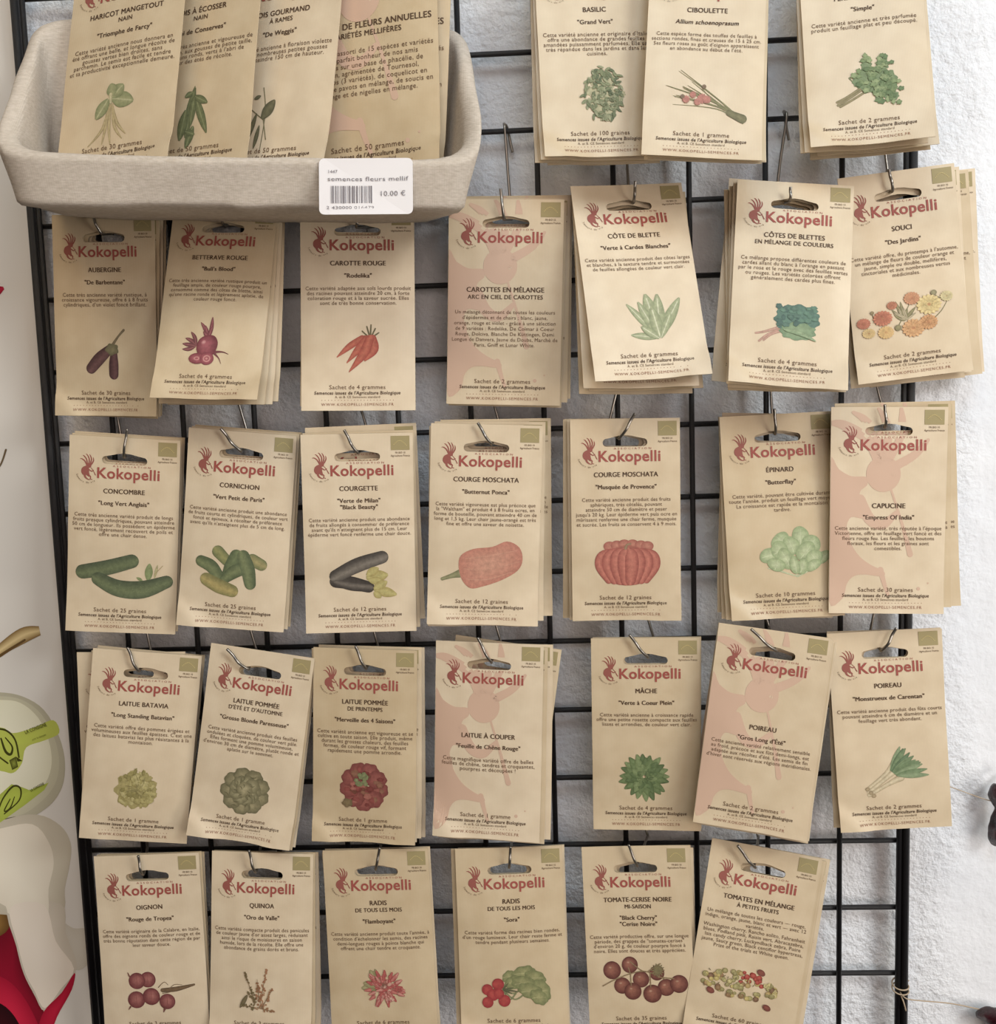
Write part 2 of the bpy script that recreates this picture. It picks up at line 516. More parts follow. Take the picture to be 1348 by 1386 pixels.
def packet_mesh(surf, w, h, k):
    if (w, h) not in PLANS: PLANS[(w, h)] = packet_plan(w, h, k)
    P, tri, rim = PLANS[(w, h)]
    front, back = surf
    n_ = len(P)
    vs = [front(x / 1000, y / 1000) for x, y in P] + [back(x / 1000, y / 1000) for x, y in P]
    fs = [f for f in tri] + [(f[2] + n_, f[1] + n_, f[0] + n_) for f in tri] + [(a, a + n_, b2 + n_, b2) for b2, a in rim]
    me = mesh_from('seed_packet', vs, fs, [M_KRAFT])
    bm = bmesh.new(); bm.from_mesh(me); bmesh.ops.recalc_face_normals(bm, faces=bm.faces[:])
    for e in bm.edges:
        if len(e.link_faces) == 2 and e.calc_face_angle(0) > 1.0: e.smooth = False
    bm.to_mesh(me); bm.free()
    return me

def kokopelli_figure(pr, col, eye, big):
    """the dancing flute player of the printed mark: plumes, head, hump, limbs, flute (unit: big-mark crop pixels)"""
    c = col
    pr.blob(876, 392, 76, 80, c, c, n=36, rings=8)                                   # head
    for pts, w in ((((850, 330), (800, 235), (700, 175), (640, 165)), (40, 44, 42, 20)),
                   (((865, 325), (845, 220), (790, 150), (740, 118)), (34, 40, 34, 16)),
                   (((885, 320), (895, 215), (880, 150), (850, 100)), (30, 36, 32, 14)),
                   (((905, 325), (945, 235), (955, 160), (950, 100)), (28, 34, 34, 14)),
                   (((940, 350), (1000, 315), (1040, 280), (1070, 240)), (40, 36, 28, 14))):
        pr.tube(pts, w, c, c, 6)
    pr.poly([(640, 335), (680, 372), (735, 402), (800, 405), (806, 440), (776, 468), (772, 510), (800, 560), (790, 590), (735, 585), (715, 630), (722, 680), (640, 700)], c, c, 9, c=(690, 520))
    pr.tube([(655, 360), (648, 520), (648, 700), (655, 940)], [30, 60, 60, 30], c, c, 5)
    pr.tube([(775, 505), (815, 590), (875, 618), (935, 565)], [44, 50, 42, 22], c, c, 6)   # arm
    pr.poly([(640, 640), (718, 640), (735, 700), (775, 760), (830, 800), (884, 826), (880, 850), (800, 842), (752, 850), (722, 885), (704, 950), (640, 965)], c, c, 9, c=(700, 780))
    pr.tube([(870, 820), (890, 890), (905, 930)], [26, 18, 14], c, c, 6)
    pr.tube([(912, 465), (960, 610), (1000, 750)], [9, 13, 26], c, c, 8)                  # flute
    pr.blob(1040, 905, 8, 8, c, c); pr.blob(1082, 880, 4, 4, c, c)
    if eye: pr.blob(918, 395, 9, 9, eye, eye)

def emblem(pr, c):
    """small mark in crop pixels around (228, 350)"""
    for pts in (((216, 334), (206, 316), (192, 306), (182, 306)), ((220, 330), (215, 308), (204, 292), (196, 288)), ((228, 328), (228, 304), (219, 286), (212, 280)),
                ((235, 328), (240, 306), (235, 290), (230, 282)), ((240, 332), (249, 316), (250, 304), (248, 296))):
        pr.tube(pts, [6.5, 6.5, 5, 2], c, c, 4)
    pr.blob(227, 338, 13, 12, c, c)
    pr.tube([(218, 344), (203, 356), (200, 372), (208, 384)], [12, 20, 20, 14], c, c, 5)
    pr.tube([(220, 352), (219, 372), (228, 388)], [16, 22, 12], c, c, 5)
    pr.tube([(206, 382), (212, 398), (226, 408), (236, 409)], [12, 9, 5, 3], c, c, 5)
    pr.tube([(226, 386), (238, 395), (236, 404), (246, 408)], [9, 6, 4, 3], c, c, 5)
    pr.tube([(226, 356), (242, 366), (252, 360)], [6, 5, 3], c, c, 5)
    pr.tube([(236, 345), (250, 362), (262, 384)], [2.5, 3, 5], c, c, 5)

# ---- the printed plants.  pic(pr): draws in pixels of its own sketch; PIC gives (sketch centre x, sketch y, fraction v of that y, mm per pixel)
PIC = {}
def pic(name, cx, cy, v, width):
    def deco(fn): PIC[name] = (fn, cx, cy, v, W / width); return fn
    return deco

G1, G2, G3 = (96, 118, 70), (122, 142, 92), (70, 92, 62)

@pic('concombre', 395, 905, .725, 555)
def _(p):
    a, b2 = (104, 120, 78), (66, 82, 58)
    p.leaf(528, 905, 535, 815, 40, (140, 158, 100), (116, 136, 80)); p.leaf(560, 890, 575, 820, 14, (196, 182, 130), (150, 150, 96))
    p.leaf(500, 905, 470, 890, 16, (140, 158, 100), (116, 136, 80)); p.tube([(560, 870), (600, 825)], [4, 3], (170, 150, 100), (170, 150, 100))
    p.tube([(198, 872), (320, 845), (445, 806)], [74, 78, 72], a, b2, off=.2)
    p.tube([(278, 905), (380, 950), (500, 952), (620, 908)], [70, 88, 92, 66], a, b2, off=.2)
    rnd = random.Random(3)
    for k in range(26):
        t = rnd.random(); x = 290 + 320 * t; y = 922 + 62 * math.sin(PI * t) * .55 + rnd.uniform(-18, 18)
        p.blob(x, y, 2.4, 2, (124, 140, 94), (110, 126, 84), n=8, rings=1)
@pic('cornichon', 975, 860, .71, 555)
def _(p):
    d, e, y1 = (116, 130, 82), (72, 90, 58), (184, 164, 92)
    p.tube([(890, 760), (935, 800)], [62, 56], (150, 150, 84), (96, 108, 64))
    p.tube([(1070, 790), (1118, 812)], [64, 58], (164, 152, 92), (100, 112, 66))
    p.tube([(805, 815), (860, 838), (905, 890)], [58, 66, 56], d, e, off=.2)
    p.tube([(985, 775), (960, 830), (945, 880)], [66, 64, 56], (104, 122, 76), e)
    p.tube([(1015, 840), (975, 860), (930, 900)], [64, 66, 46], d, e)
    p.tube([(1022, 775), (1050, 840), (1066, 912)], [66, 72, 60], d, e, off=.2)
    p.tube([(838, 905), (905, 935), (975, 955)], [66, 74, 64], y1, (118, 118, 66), off=.15)
@pic('courgette', 340, 830, .705, 535)
def _(p):
    a, b2 = (126, 118, 108), (52, 48, 46)
    p.tube([(222, 865), (290, 872), (380, 895)], [60, 66, 56], (70, 64, 60), (46, 42, 40))
    p.tube([(222, 838), (330, 785), (448, 748)], [62, 72, 62], a, b2, off=.25)
    p.tube([(225, 872), (300, 892), (385, 900)], [30, 40, 36], (112, 104, 96), b2, off=-.3)
    for x0, y0, x1, y1, w in ((370, 850, 475, 835, 62), (372, 838, 430, 800, 44), (380, 860, 452, 868, 40), (405, 905, 515, 935, 50), (405, 905, 470, 868, 44), (405, 920, 440, 948, 34)):
        p.leaf(x0, y0, x1, y1, w, (196, 184, 108), (172, 154, 82))
@pic('butternut', 940, 790, .70, 535)
def _(p):
    p.tube([(742, 862), (790, 845), (838, 830)], [16, 24, 46], (150, 150, 104), (112, 116, 76))
    p.poly([(820, 800), (830, 745), (890, 712), (980, 700), (1050, 672), (1110, 700), (1128, 760), (1105, 815), (1030, 862), (940, 895), (880, 905), (838, 865)],
           (216, 150, 124), (200, 120, 100), 7)
    for q in (((850, 760), (960, 745), (1100, 715)), ((845, 810), (960, 810), (1115, 770)), ((860, 860), (960, 860), (1080, 820))):
        p.tube(q, [3, 5, 2], (214, 152, 126), (208, 138, 114))
@pic('musquee', 435, 890, .705, 592)
def _(p):
    lo, hi = (206, 112, 94), (160, 70, 62)
    p.blob(442, 905, 172, 112, (188, 92, 80), (178, 84, 74), rings=8, n=44)
    for cx in (345, 385, 425, 470, 515, 550):
        p.blob(cx, 795 + abs(cx - 445) * .12, 34, 26, (200, 122, 100), (168, 84, 72), n=24)
    p.blob(440, 822, 64, 20, (156, 88, 70), (176, 92, 78))
    for t in (-.92, .92, -.66, .66, -.38, .38, -.1, .14):
        w = 76 * (1 - .42 * abs(t))
        p.tube([(442 + t * 62, 824), (442 + t * 150, 852), (442 + t * 165, 912), (442 + t * 112, 988)], [w * .34, w * .92, w * 1.04, w * .8], lo, hi)
    p.tube([(432, 818), (440, 800), (458, 795)], [16, 12, 9], (160, 128, 92), (132, 100, 72))
@pic('epinard', 340, 770, .68, 530)
def _(p):
    a, b2 = (186, 200, 152), (140, 164, 110)
    for q in (((392, 884), (300, 850), (262, 840)), ((396, 886), (470, 850), (520, 820)), ((395, 886), (380, 840), (370, 790)), ((397, 886), (420, 840), (430, 800))):
        p.tube(q, [5, 8, 6], (200, 208, 166), (160, 180, 130))
    for cx, cy, rx, ry, an in ((325, 715, 48, 36, -40), (418, 702, 40, 52, 5), (468, 735, 46, 40, 40), (270, 780, 34, 48, 75), (515, 800, 26, 44, 60), (372, 740, 40, 46, -20),
                               (320, 760, 48, 40, 60), (345, 800, 36, 54, -25), (440, 770, 42, 52, 40), (300, 825, 44, 30, 20), (475, 800, 44, 34, -35), (470, 835, 40, 24, -30), (420, 838, 26, 40, 20), (385, 830, 24, 44, -10)):
        p.blob(cx, cy, rx, ry, a, b2, ang=an, lobes=3, amp=.04, seed=cx, rings=5)
        ca, sa = math.cos(math.radians(an + 90)), math.sin(math.radians(an + 90))
        p.tube([(cx - ca * ry * .7, cy - sa * ry * .7), (cx + 2, cy), (cx + ca * ry * .75, cy + sa * ry * .75)], [1.5, 3, 3], (202, 212, 170), (176, 194, 142))
@pic('aubergine', 417, 815, .70, 510)
def _(p):
    p.tube([(455, 765), (485, 725), (512, 697)], [14, 10, 12], (128, 112, 82), (100, 86, 62))
    p.tube([(345, 872), (390, 825), (445, 780)], [50, 56, 40], (112, 72, 74), (70, 42, 46), off=.2)
    p.tube([(456, 900), (458, 850), (462, 795)], [46, 46, 30], (106, 66, 70), (66, 38, 44), off=.2)
    p.blob(452, 785, 32, 26, (132, 124, 86), (100, 96, 66), lobes=5, amp=.12)
@pic('betterave', 935, 745, .725, 525)
def _(p):
    for x1, y1, b2 in ((812, 716, .1), (800, 742, 0), (802, 768, -.1), (838, 686, .1)):
        p.leaf(868, 752, x1, y1, 20, (136, 66, 74), (98, 42, 52), bend=b2, vein=(168, 96, 96))
    for x1, y1, b2 in ((882, 640, .06), (906, 655, 0), (938, 614, .04), (944, 658, -.05), (898, 684, .05)):
        p.leaf(926, 718, x1, y1, 20, (148, 68, 80), (108, 44, 54), bend=b2, vein=(176, 98, 102))
    p.tube([(960, 780), (1000, 778), (1030, 788)], [14, 6, 2], (124, 52, 62), (100, 44, 52)); p.tube([(960, 785), (985, 808), (998, 834)], [11, 5, 2], (124, 52, 62), (100, 44, 52))
    p.poly([(872, 770), (880, 725), (915, 702), (955, 704), (974, 735), (966, 775), (945, 800), (900, 805)], (178, 84, 98), (112, 34, 50), 6, c=(905, 745))
    p.blob(905, 735, 12, 9, (214, 150, 150), (182, 96, 106), ang=-30)
    p.blob(880, 812, 42, 26, (190, 92, 104), (124, 40, 56)); p.blob(927, 812, 34, 30, (200, 116, 122), (132, 42, 60))
    for r, cc in ((25, (164, 66, 82)), (19, (210, 134, 134)), (12, (168, 72, 86)), (6, (208, 132, 132))): p.blob(927, 812, r, r * .88, cc, cc, n=22)
    for r, cc in ((15, (210, 134, 134)), (8, (168, 72, 86))): p.blob(878, 812, r, r * .6, cc, cc, n=18)
@pic('carotte', 330, 800, .70, 535)
def _(p):
    for x1, y1 in ((350, 712), (372, 690), (392, 682), (412, 700), (428, 720), (360, 735)):
        p.tube([(388, 748), (x1, y1)], [8, 6], (112, 104, 66), (86, 80, 52))
    for q, w in ((((350, 745), (290, 785), (232, 835)), (28, 30, 5)), (((368, 748), (330, 800), (278, 862)), (32, 34, 5)),
                 (((398, 748), (402, 800), (362, 852)), (38, 46, 8)), (((385, 750), (355, 820), (288, 905)), (40, 44, 5))):
        p.tube(q, w, (206, 100, 76), (176, 62, 52))
@pic('blette', 500, 850, .70, 625)
def _(p):
    a, b2, vn = (172, 180, 138), (136, 150, 106), (208, 212, 176)
    for x0, y0, x1, y1, w in ((560, 960, 405, 770, 44), (560, 965, 410, 945, 40), (565, 960, 700, 745, 62), (565, 960, 515, 715, 84), (568, 965, 580, 718, 70), (560, 965, 470, 760, 56),
                              (566, 968, 540, 790, 70), (570, 968, 640, 830, 44), (560, 970, 470, 900, 48)):
        p.leaf(x0, y0, x1, y1, w, a, b2, vein=vn)
@pic('blettes', 410, 760, .70, 530)
def _(p):
    for q in (((380, 775), (300, 805), (258, 815)), ((380, 785), (310, 820), (275, 850)), ((390, 790), (330, 815), (295, 845))):
        p.tube(q, [15, 11, 9], (206, 158, 138), (176, 126, 108))
    rnd = random.Random(5)
    p.blob(440, 740, 100, 68, (84, 128, 112), (74, 116, 102), lobes=11, amp=.07, rings=6, n=44)
    p.blob(445, 795, 80, 40, (136, 164, 122), (112, 146, 106), lobes=9, amp=.08, n=40)
    for k in range(34):
        x, y = 440 + rnd.uniform(-85, 85), 730 + rnd.uniform(-50, 40)
        c = rnd.choice(((70, 108, 100), (92, 138, 118), (82, 122, 108)))
        p.blob(x, y, rnd.uniform(9, 18), rnd.uniform(7, 13), c, tuple(v - 12 for v in c), lobes=5, amp=.15, seed=k, n=14, rings=2)
    for k in range(8): p.leaf(380 + 8 * k, 790, 430 + 14 * k, 800 + 5 * k, 16, (150, 176, 132), (120, 152, 110))
@pic('souci', 945, 735, .705, 560)
def _(p):
    def flower(x, y, r, ci, co):
        for k in range(16):
            a = 2 * PI * k / 16; p.leaf(x + r * .2 * math.cos(a), y + r * .16 * math.sin(a), x + r * math.cos(a), y + r * .8 * math.sin(a), r * .42, ci, co)
        p.blob(x, y, r * .55, r * .42, co, ci, lobes=8, amp=.08); p.blob(x, y, r * .2, r * .16, (186, 120, 76), co)
    st = (128, 122, 80)
    for q in (((1060, 755), (1100, 720), (1135, 670)), ((1095, 660), (1072, 640), (1068, 630)), ((880, 780), (930, 700), (955, 660)), ((740, 790), (735, 760), (722, 745)), ((770, 720), (765, 700), (764, 692))):
        p.tube(q, [5, 4, 3], st, st)
    for x1, y1 in ((880, 650), (905, 655), (860, 690), (935, 690), (975, 690), (870, 715)):
        p.leaf(915, 750, x1, y1, 18, (150, 140, 92), (112, 108, 70))
    rnd = random.Random(9)
    for k in range(14): p.leaf(925 + rnd.uniform(-15, 15), 745, 925 + rnd.uniform(-60, 60), 715 + rnd.uniform(-40, 30), 9, (206, 188, 150), (120, 112, 78))
    flower(720, 740, 34, (204, 120, 88), (182, 92, 72)); flower(862, 668, 26, (200, 120, 84), (176, 100, 74)); flower(960, 645, 40, (218, 152, 104), (200, 122, 84))
    flower(812, 725, 48, (212, 126, 90), (190, 96, 74)); flower(740, 790, 32, (228, 196, 130), (214, 172, 104)); flower(822, 795, 40, (230, 190, 120), (218, 168, 100))
    flower(1040, 685, 62, (232, 208, 140), (222, 190, 116)); flower(1128, 655, 32, (222, 206, 150), (206, 190, 128)); flower(955, 790, 56, (228, 174, 114), (214, 146, 90)); flower(1030, 770, 46, (224, 164, 104), (208, 136, 84))
    p.blob(882, 780, 16, 15, (160, 150, 100), (126, 118, 78)); p.blob(1068, 630, 15, 13, (158, 150, 106), (128, 120, 84)); p.blob(764, 692, 9, 9, (150, 130, 90), (126, 110, 76))
@pic('basilic', 745, 500, .705, 520)
def _(p):
    rnd = random.Random(2)
    for x, y, r in ((740, 430, 34), (795, 425, 30), (765, 480, 52), (735, 530, 40), (800, 520, 42), (770, 570, 46), (845, 495, 18), (700, 475, 22)):
        p.blob(x, y, r, r * .95, (184, 180, 138), (172, 168, 126), lobes=9, amp=.14, seed=x)
    for k in range(150):
        y = rnd.uniform(380, 612); w = 92 * math.sin(PI * min(.92, max(.12, (y - 365) / 265))) ** .7
        x = 765 + rnd.uniform(-w, w)
        a = rnd.gauss(PI / 2, 1.0); L = rnd.uniform(20, 34)
        c = rnd.choice(((136, 146, 104), (158, 164, 124), (108, 122, 84), (124, 136, 94), (96, 112, 76)))
        p.leaf(x, y - 10, x + L * math.cos(a), y - 10 + L * math.sin(a), rnd.uniform(11, 16), c, tuple(v - 20 for v in c))
@pic('ciboulette', 250, 365, .70, 440)
def _(p):
    rnd = random.Random(4)
    for k in range(16):
        x, y = rnd.choice(((120, 330), (165, 275), (130, 405), (180, 335), (150, 372), (215, 310), (170, 430), (240, 345)))
        x += rnd.uniform(-12, 12); y += rnd.uniform(-10, 10)
        p.tube([(398, 450 + rnd.uniform(-14, 12)), (300, 405 + (y - 380) * .3), (x, y)], [5, 4, 1.6], (140, 138, 92), (116, 114, 76))
    p.tube([(345, 425), (395, 445)], [22, 34], (124, 120, 80), (96, 94, 62))
    for x, y, r in ((245, 375, 20), (262, 378, 16), (185, 380, 15), (210, 362, 13), (228, 388, 14), (172, 370, 9), (250, 330, 9)):
        c = (204, 128, 116) if r > 9 else (140, 116, 92)
        for k in range(12): p.leaf(x, y, x + r * math.cos(k * .52 + x), y + r * math.sin(k * .52 + x), r * .5, c, tuple(v - 22 for v in c))
@pic('persil', 870, 310, .705, 455)
def _(p):
    for q in (((850, 335), (800, 365), (756, 388)), ((850, 325), (790, 360), (754, 376)), ((860, 345), (805, 375), (765, 394))):
        p.tube(q, [9, 9, 10], (152, 140, 96), (122, 112, 74))
    p.tube([(850, 335), (815, 300), (805, 285)], [4, 4, 8], (130, 140, 94), (116, 126, 80))
    for x, y, rx, ry in ((880, 300, 52, 52), (870, 240, 20, 22), (930, 245, 22, 24), (935, 310, 44, 46), (955, 370, 26, 20), (910, 370, 14, 22), (840, 300, 26, 26)):
        p.blob(x, y, rx, ry, (122, 146, 100), (108, 134, 88), lobes=9, amp=.10, seed=x + y, n=36)
    rnd = random.Random(8)
    for k in range(90):
        x, y = rnd.choice(((870, 235), (930, 240), (880, 300), (935, 300), (900, 340), (955, 370), (910, 375), (850, 300), (960, 325), (890, 270)))
        x += rnd.gauss(0, 14); y += rnd.gauss(0, 14)
        c = rnd.choice(((126, 152, 98), (100, 130, 82), (146, 168, 114), (112, 140, 90)))
        p.blob(x, y, rnd.uniform(8, 15), rnd.uniform(7, 12), c, tuple(v - 18 for v in c), lobes=5, amp=.2, seed=k, n=15, rings=2)
@pic('batavia', 410, 850, .715, 570)
def _(p):
    rnd = random.Random(6)
    p.blob(408, 855, 108, 100, (176, 164, 96), (166, 152, 88), lobes=9, amp=.09, rings=5, n=44)
    for k in range(70):
        a = rnd.uniform(0, 6.28); r = 104 * math.sqrt(rnd.random())
        c = rnd.choice(((188, 176, 106), (168, 156, 88), (150, 140, 76), (196, 184, 118), (176, 164, 96)))
        p.blob(410 + r * math.cos(a), 852 + r * .95 * math.sin(a), rnd.uniform(10, 24), rnd.uniform(8, 18), c, tuple(v - 14 for v in c), ang=rnd.uniform(0, 180), lobes=6, amp=.16, seed=k, n=16, rings=2)
    for k in range(14): p.leaf(410, 860, 410 + rnd.uniform(-60, 60), 830 + rnd.uniform(-60, 60), 6, (142, 134, 76), (158, 146, 84), bend=.15)
@pic('pommee', 980, 855, .73, 560)
def _(p):
    rnd = random.Random(7)
    for k in range(9):
        a = 2 * PI * k / 9 + .3
        p.blob(980 + 85 * math.cos(a), 860 + 82 * math.sin(a), 50, 44, (158, 148, 106), (104, 100, 68), lobes=7, amp=.05, seed=k)
    for k in range(9):
        a = 2 * PI * k / 9
        p.blob(980 + 46 * math.cos(a), 856 + 44 * math.sin(a), 42, 38, (168, 160, 116), (110, 106, 72), lobes=6, amp=.06, seed=k + 20)
    p.blob(978, 850, 44, 40, (174, 164, 120), (120, 114, 78), lobes=5, amp=.08)
    for k in range(22):
        a = rnd.uniform(0, 6.28); r = rnd.uniform(10, 110)
        p.leaf(980 + r * math.cos(a), 858 + r * math.sin(a), 980 + (r + 22) * math.cos(a + .3), 858 + (r + 22) * math.sin(a + .3), 5, (92, 90, 60), (124, 118, 80), bend=.2)
@pic('merveille', 327, 765, .705, 488)
def _(p):
    rnd = random.Random(8)
    for k in range(9):
        a = 2 * PI * k / 9 + .2
        p.blob(328 + 68 * math.cos(a), 768 + 72 * math.sin(a), 48, 42, (164, 82, 74), (124, 52, 50), lobes=7, amp=.06, seed=k)
    for k in range(34):
        a = rnd.uniform(0, 6.28); r = 86 * math.sqrt(rnd.random()); c = rnd.choice(((156, 70, 66), (132, 54, 52), (178, 100, 88), (128, 68, 54), (150, 96, 74)))
        p.blob(330 + r * math.cos(a), 768 + r * math.sin(a), rnd.uniform(10, 20), rnd.uniform(8, 16), c, tuple(v - 14 for v in c), lobes=5, amp=.15, seed=k, n=14, rings=2)
    p.blob(250, 845, 24, 20, (130, 110, 70), (110, 90, 58), lobes=5, amp=.1)
    for k in range(16):
        a = rnd.uniform(0, 6.28); r = 30 * math.sqrt(rnd.random())
        p.blob(320 + r * math.cos(a), 738 + 1.2 * r * math.sin(a), 11, 10, (142, 146, 94), (108, 122, 76), lobes=5, amp=.15, seed=k, n=14, rings=2)
@pic('mache', 430, 830, .72, 548)
def _(p):
    rnd = random.Random(10)
    for ring, L, w in ((0, 135, 42), (1, 105, 42), (2, 75, 38), (3, 45, 30)):
        n = 20 - 3 * ring
        for k in range(n):
            a = 2 * PI * k / n + ring * .3 + rnd.uniform(-.08, .08); l = L * rnd.uniform(.88, 1.05)
            c = rnd.choice(((104, 130, 78), (88, 114, 68), (120, 144, 90)))
            p.leaf(418 + 8 * math.cos(a), 828 + 8 * math.sin(a), 418 + l * math.cos(a), 828 + l * .95 * math.sin(a), w, c, tuple(v - 18 for v in c))
@pic('poireau', 850, 740, .705, 520)
def _(p):
    for y0, x1, y1 in ((815, 885, 660), (830, 900, 690), (845, 905, 740)):
        p.tube([(735, y0), (820, (y0 + y1) / 2 + 8), (x1 - 20, y1 + 30)], [20, 20, 34], (222, 206, 168), (176, 156, 118))
    for x, y in ((728, 818), (742, 835), (755, 850)):
        p.blob(x, y, 11, 10, (186, 164, 124), (150, 128, 92), lobes=7, amp=.15, n=16)
    rnd = random.Random(12)
    for k in range(16):
        t = k / 15
        x1, y1 = 890 + 125 * t ** .8, 625 + 130 * t + rnd.uniform(-12, 12)
        c = rnd.choice(((112, 142, 98), (92, 124, 86), (132, 158, 114)))
        p.leaf(838 + 30 * t, 735 + 25 * t, x1, y1, 26, c, tuple(v - 16 for v in c))
@pic('oignon', 395, 825, .72, 535)
def _(p):
    p.tube([(440, 815), (510, 812), (600, 795)], [20, 24, 10], (120, 92, 62), (88, 66, 46))
    for q in (((420, 800), (450, 775), (470, 790)), ((470, 815), (500, 790), (540, 792)), ((440, 830), (480, 825), (500, 815))):
        p.tube(q, [4, 3, 2], (116, 90, 62), (116, 90, 62))
    for x, y, r in ((368, 760, 40), (312, 765, 42), (305, 860, 44), (382, 845, 44), (462, 872, 40)):
        p.blob(x, y, r, r * .98, (182, 104, 98), (108, 40, 46), hx=6, hy=-6)
        for s in (-.55, 0, .55): p.tube([(x + s * r * .3, y - r * .8), (x + s * r * 1.2, y), (x + s * r * .3, y + r * .8)], [1.5, 2.5, 1.5], (140, 62, 64), (140, 62, 64))
    p.tube([(448, 905), (440, 925)], [14, 4], (120, 60, 56), (104, 50, 48)); p.tube([(275, 740), (268, 722)], [8, 3], (120, 60, 56), (104, 50, 48)); p.tube([(272, 895), (262, 908)], [8, 3], (120, 60, 56), (104, 50, 48))
@pic('quinoa', 965, 825, .72, 525)
def _(p):
    rnd = random.Random(14)
    for x0, y0, x1, y1, c, n in ((965, 880, 998, 710, (182, 124, 86), 34), (940, 880, 885, 725, (122, 104, 66), 26), (975, 900, 1030, 805, (178, 122, 84), 18), (960, 870, 950, 760, (170, 114, 78), 22), (925, 900, 870, 890, (124, 108, 68), 12), (950, 900, 1040, 920, (170, 120, 82), 20), (940, 880, 900, 820, (128, 110, 70), 14)):
        p.tube([(x0, y0), (x1, y1)], [4, 2], (128, 98, 64), (128, 98, 64))
        for k in range(n):
            t = rnd.random(); s = 15 * (1.1 - t)
            p.blob(x0 + (x1 - x0) * t + rnd.uniform(-s, s), y0 + (y1 - y0) * t + rnd.uniform(-s, s), rnd.uniform(4, 8), rnd.uniform(3, 6), c, tuple(v - 16 for v in c), ang=rnd.uniform(0, 180), n=9, rings=1)
    p.leaf(900, 840, 862, 905, 22, (118, 104, 68), (96, 84, 54))
@pic('flamboyant', 340, 750, .71, 515)
def _(p):
    rnd = random.Random(15)
    for x1, y1, w in ((240, 745, 44), (285, 660, 44), (310, 655, 34), (250, 720, 40)):
        p.leaf(330, 740, x1, y1, w, (160, 150, 100), (132, 126, 80), vein=(180, 170, 120))
    for k in range(64):
        a = rnd.uniform(0, 6.28); r = rnd.uniform(8, 80)
        x, y = 355 + r * math.cos(a), 750 + r * .95 * math.sin(a)
        p.tube([(x, y), (x + 22 * math.cos(a), y + 22 * math.sin(a))], [20, 9], rnd.choice(((214, 120, 110), (196, 86, 82), (222, 150, 136))), (172, 66, 66))
    for k in range(9):
        a = rnd.uniform(0, 6.28); r = rnd.uniform(5, 70)
        p.blob(355 + r * math.cos(a), 750 + r * math.sin(a), 9, 8, (232, 196, 172), (206, 130, 116), n=12, rings=2)
    p.blob(350, 735, 22, 18, (120, 84, 66), (168, 80, 72), lobes=5, amp=.12)
@pic('sora', 1010, 765, .71, 540)
def _(p):
    for x1, y1 in ((1000, 705), (1040, 740), (1060, 770), (1070, 800), (1020, 800)): p.tube([(955, 778), ((955 + x1) / 2, y1 + 30), (x1, y1)], [6, 7, 8], (136, 142, 94), (100, 108, 66))
    for cx, cy, rx, ry, an in ((985, 715, 36, 26, -50), (1060, 700, 62, 36, -15), (1010, 745, 46, 34, -20), (1120, 725, 56, 38, 25), (1060, 750, 62, 36, 10), (1150, 790, 42, 62, -25), (1095, 790, 66, 38, 20), (1135, 822, 50, 34, 35)):
        p.blob(cx, cy, rx, ry, (158, 158, 100), (112, 122, 72), ang=an, lobes=7, amp=.06, seed=cx, rings=5)
        p.tube([(cx - rx * .7, cy + 4), (cx, cy), (cx + rx * .7, cy + 3)], [3, 2.5, 1.5], (186, 182, 126), (160, 160, 104))
    for x1, y1 in ((1010, 770), (1000, 800), (1030, 790), (985, 745)): p.leaf(955, 780, x1, y1, 9, (94, 98, 64), (76, 80, 54))
    for x, y, r in ((878, 778, 28), (932, 752, 30), (905, 805, 30), (962, 835, 30), (878, 842, 28), (935, 800, 26)):
        p.blob(x, y, r, r, (200, 66, 62), (168, 38, 46), hx=-5, hy=-6, n=24)
@pic('cerise', 350, 800, .69, 545)
def _(p):
    st = (150, 122, 84)
    for x, y, r in ((435, 760, 38), (352, 790, 42), (480, 835, 44), (255, 820, 42), (206, 742, 45), (298, 716, 41), (308, 850, 44), (408, 865, 47), (546, 818, 46)):
        p.blob(x, y, r, r, (164, 96, 76), (90, 36, 34), hx=-8, hy=-8)
        p.blob(x - r * .2, y - r * .3, r * .22, r * .14, (196, 150, 122), (150, 88, 70), n=12, rings=2)
    for q in (((155, 820), (215, 790), (300, 760), (380, 750), (470, 790)), ((300, 765), (290, 730)), ((300, 765), (300, 820)), ((390, 750), (430, 725), (455, 712)), ((400, 755), (400, 830)), ((380, 752), (350, 740), (300, 700)), ((440, 780), (520, 790))):
        p.tube(q, [5] * len(q), st, (120, 98, 66))
    for k in range(14):
        a = k * .45; p.leaf(440, 745, 440 + 36 * math.cos(a), 745 + 36 * math.sin(a), 8, (130, 118, 74), (104, 92, 60))
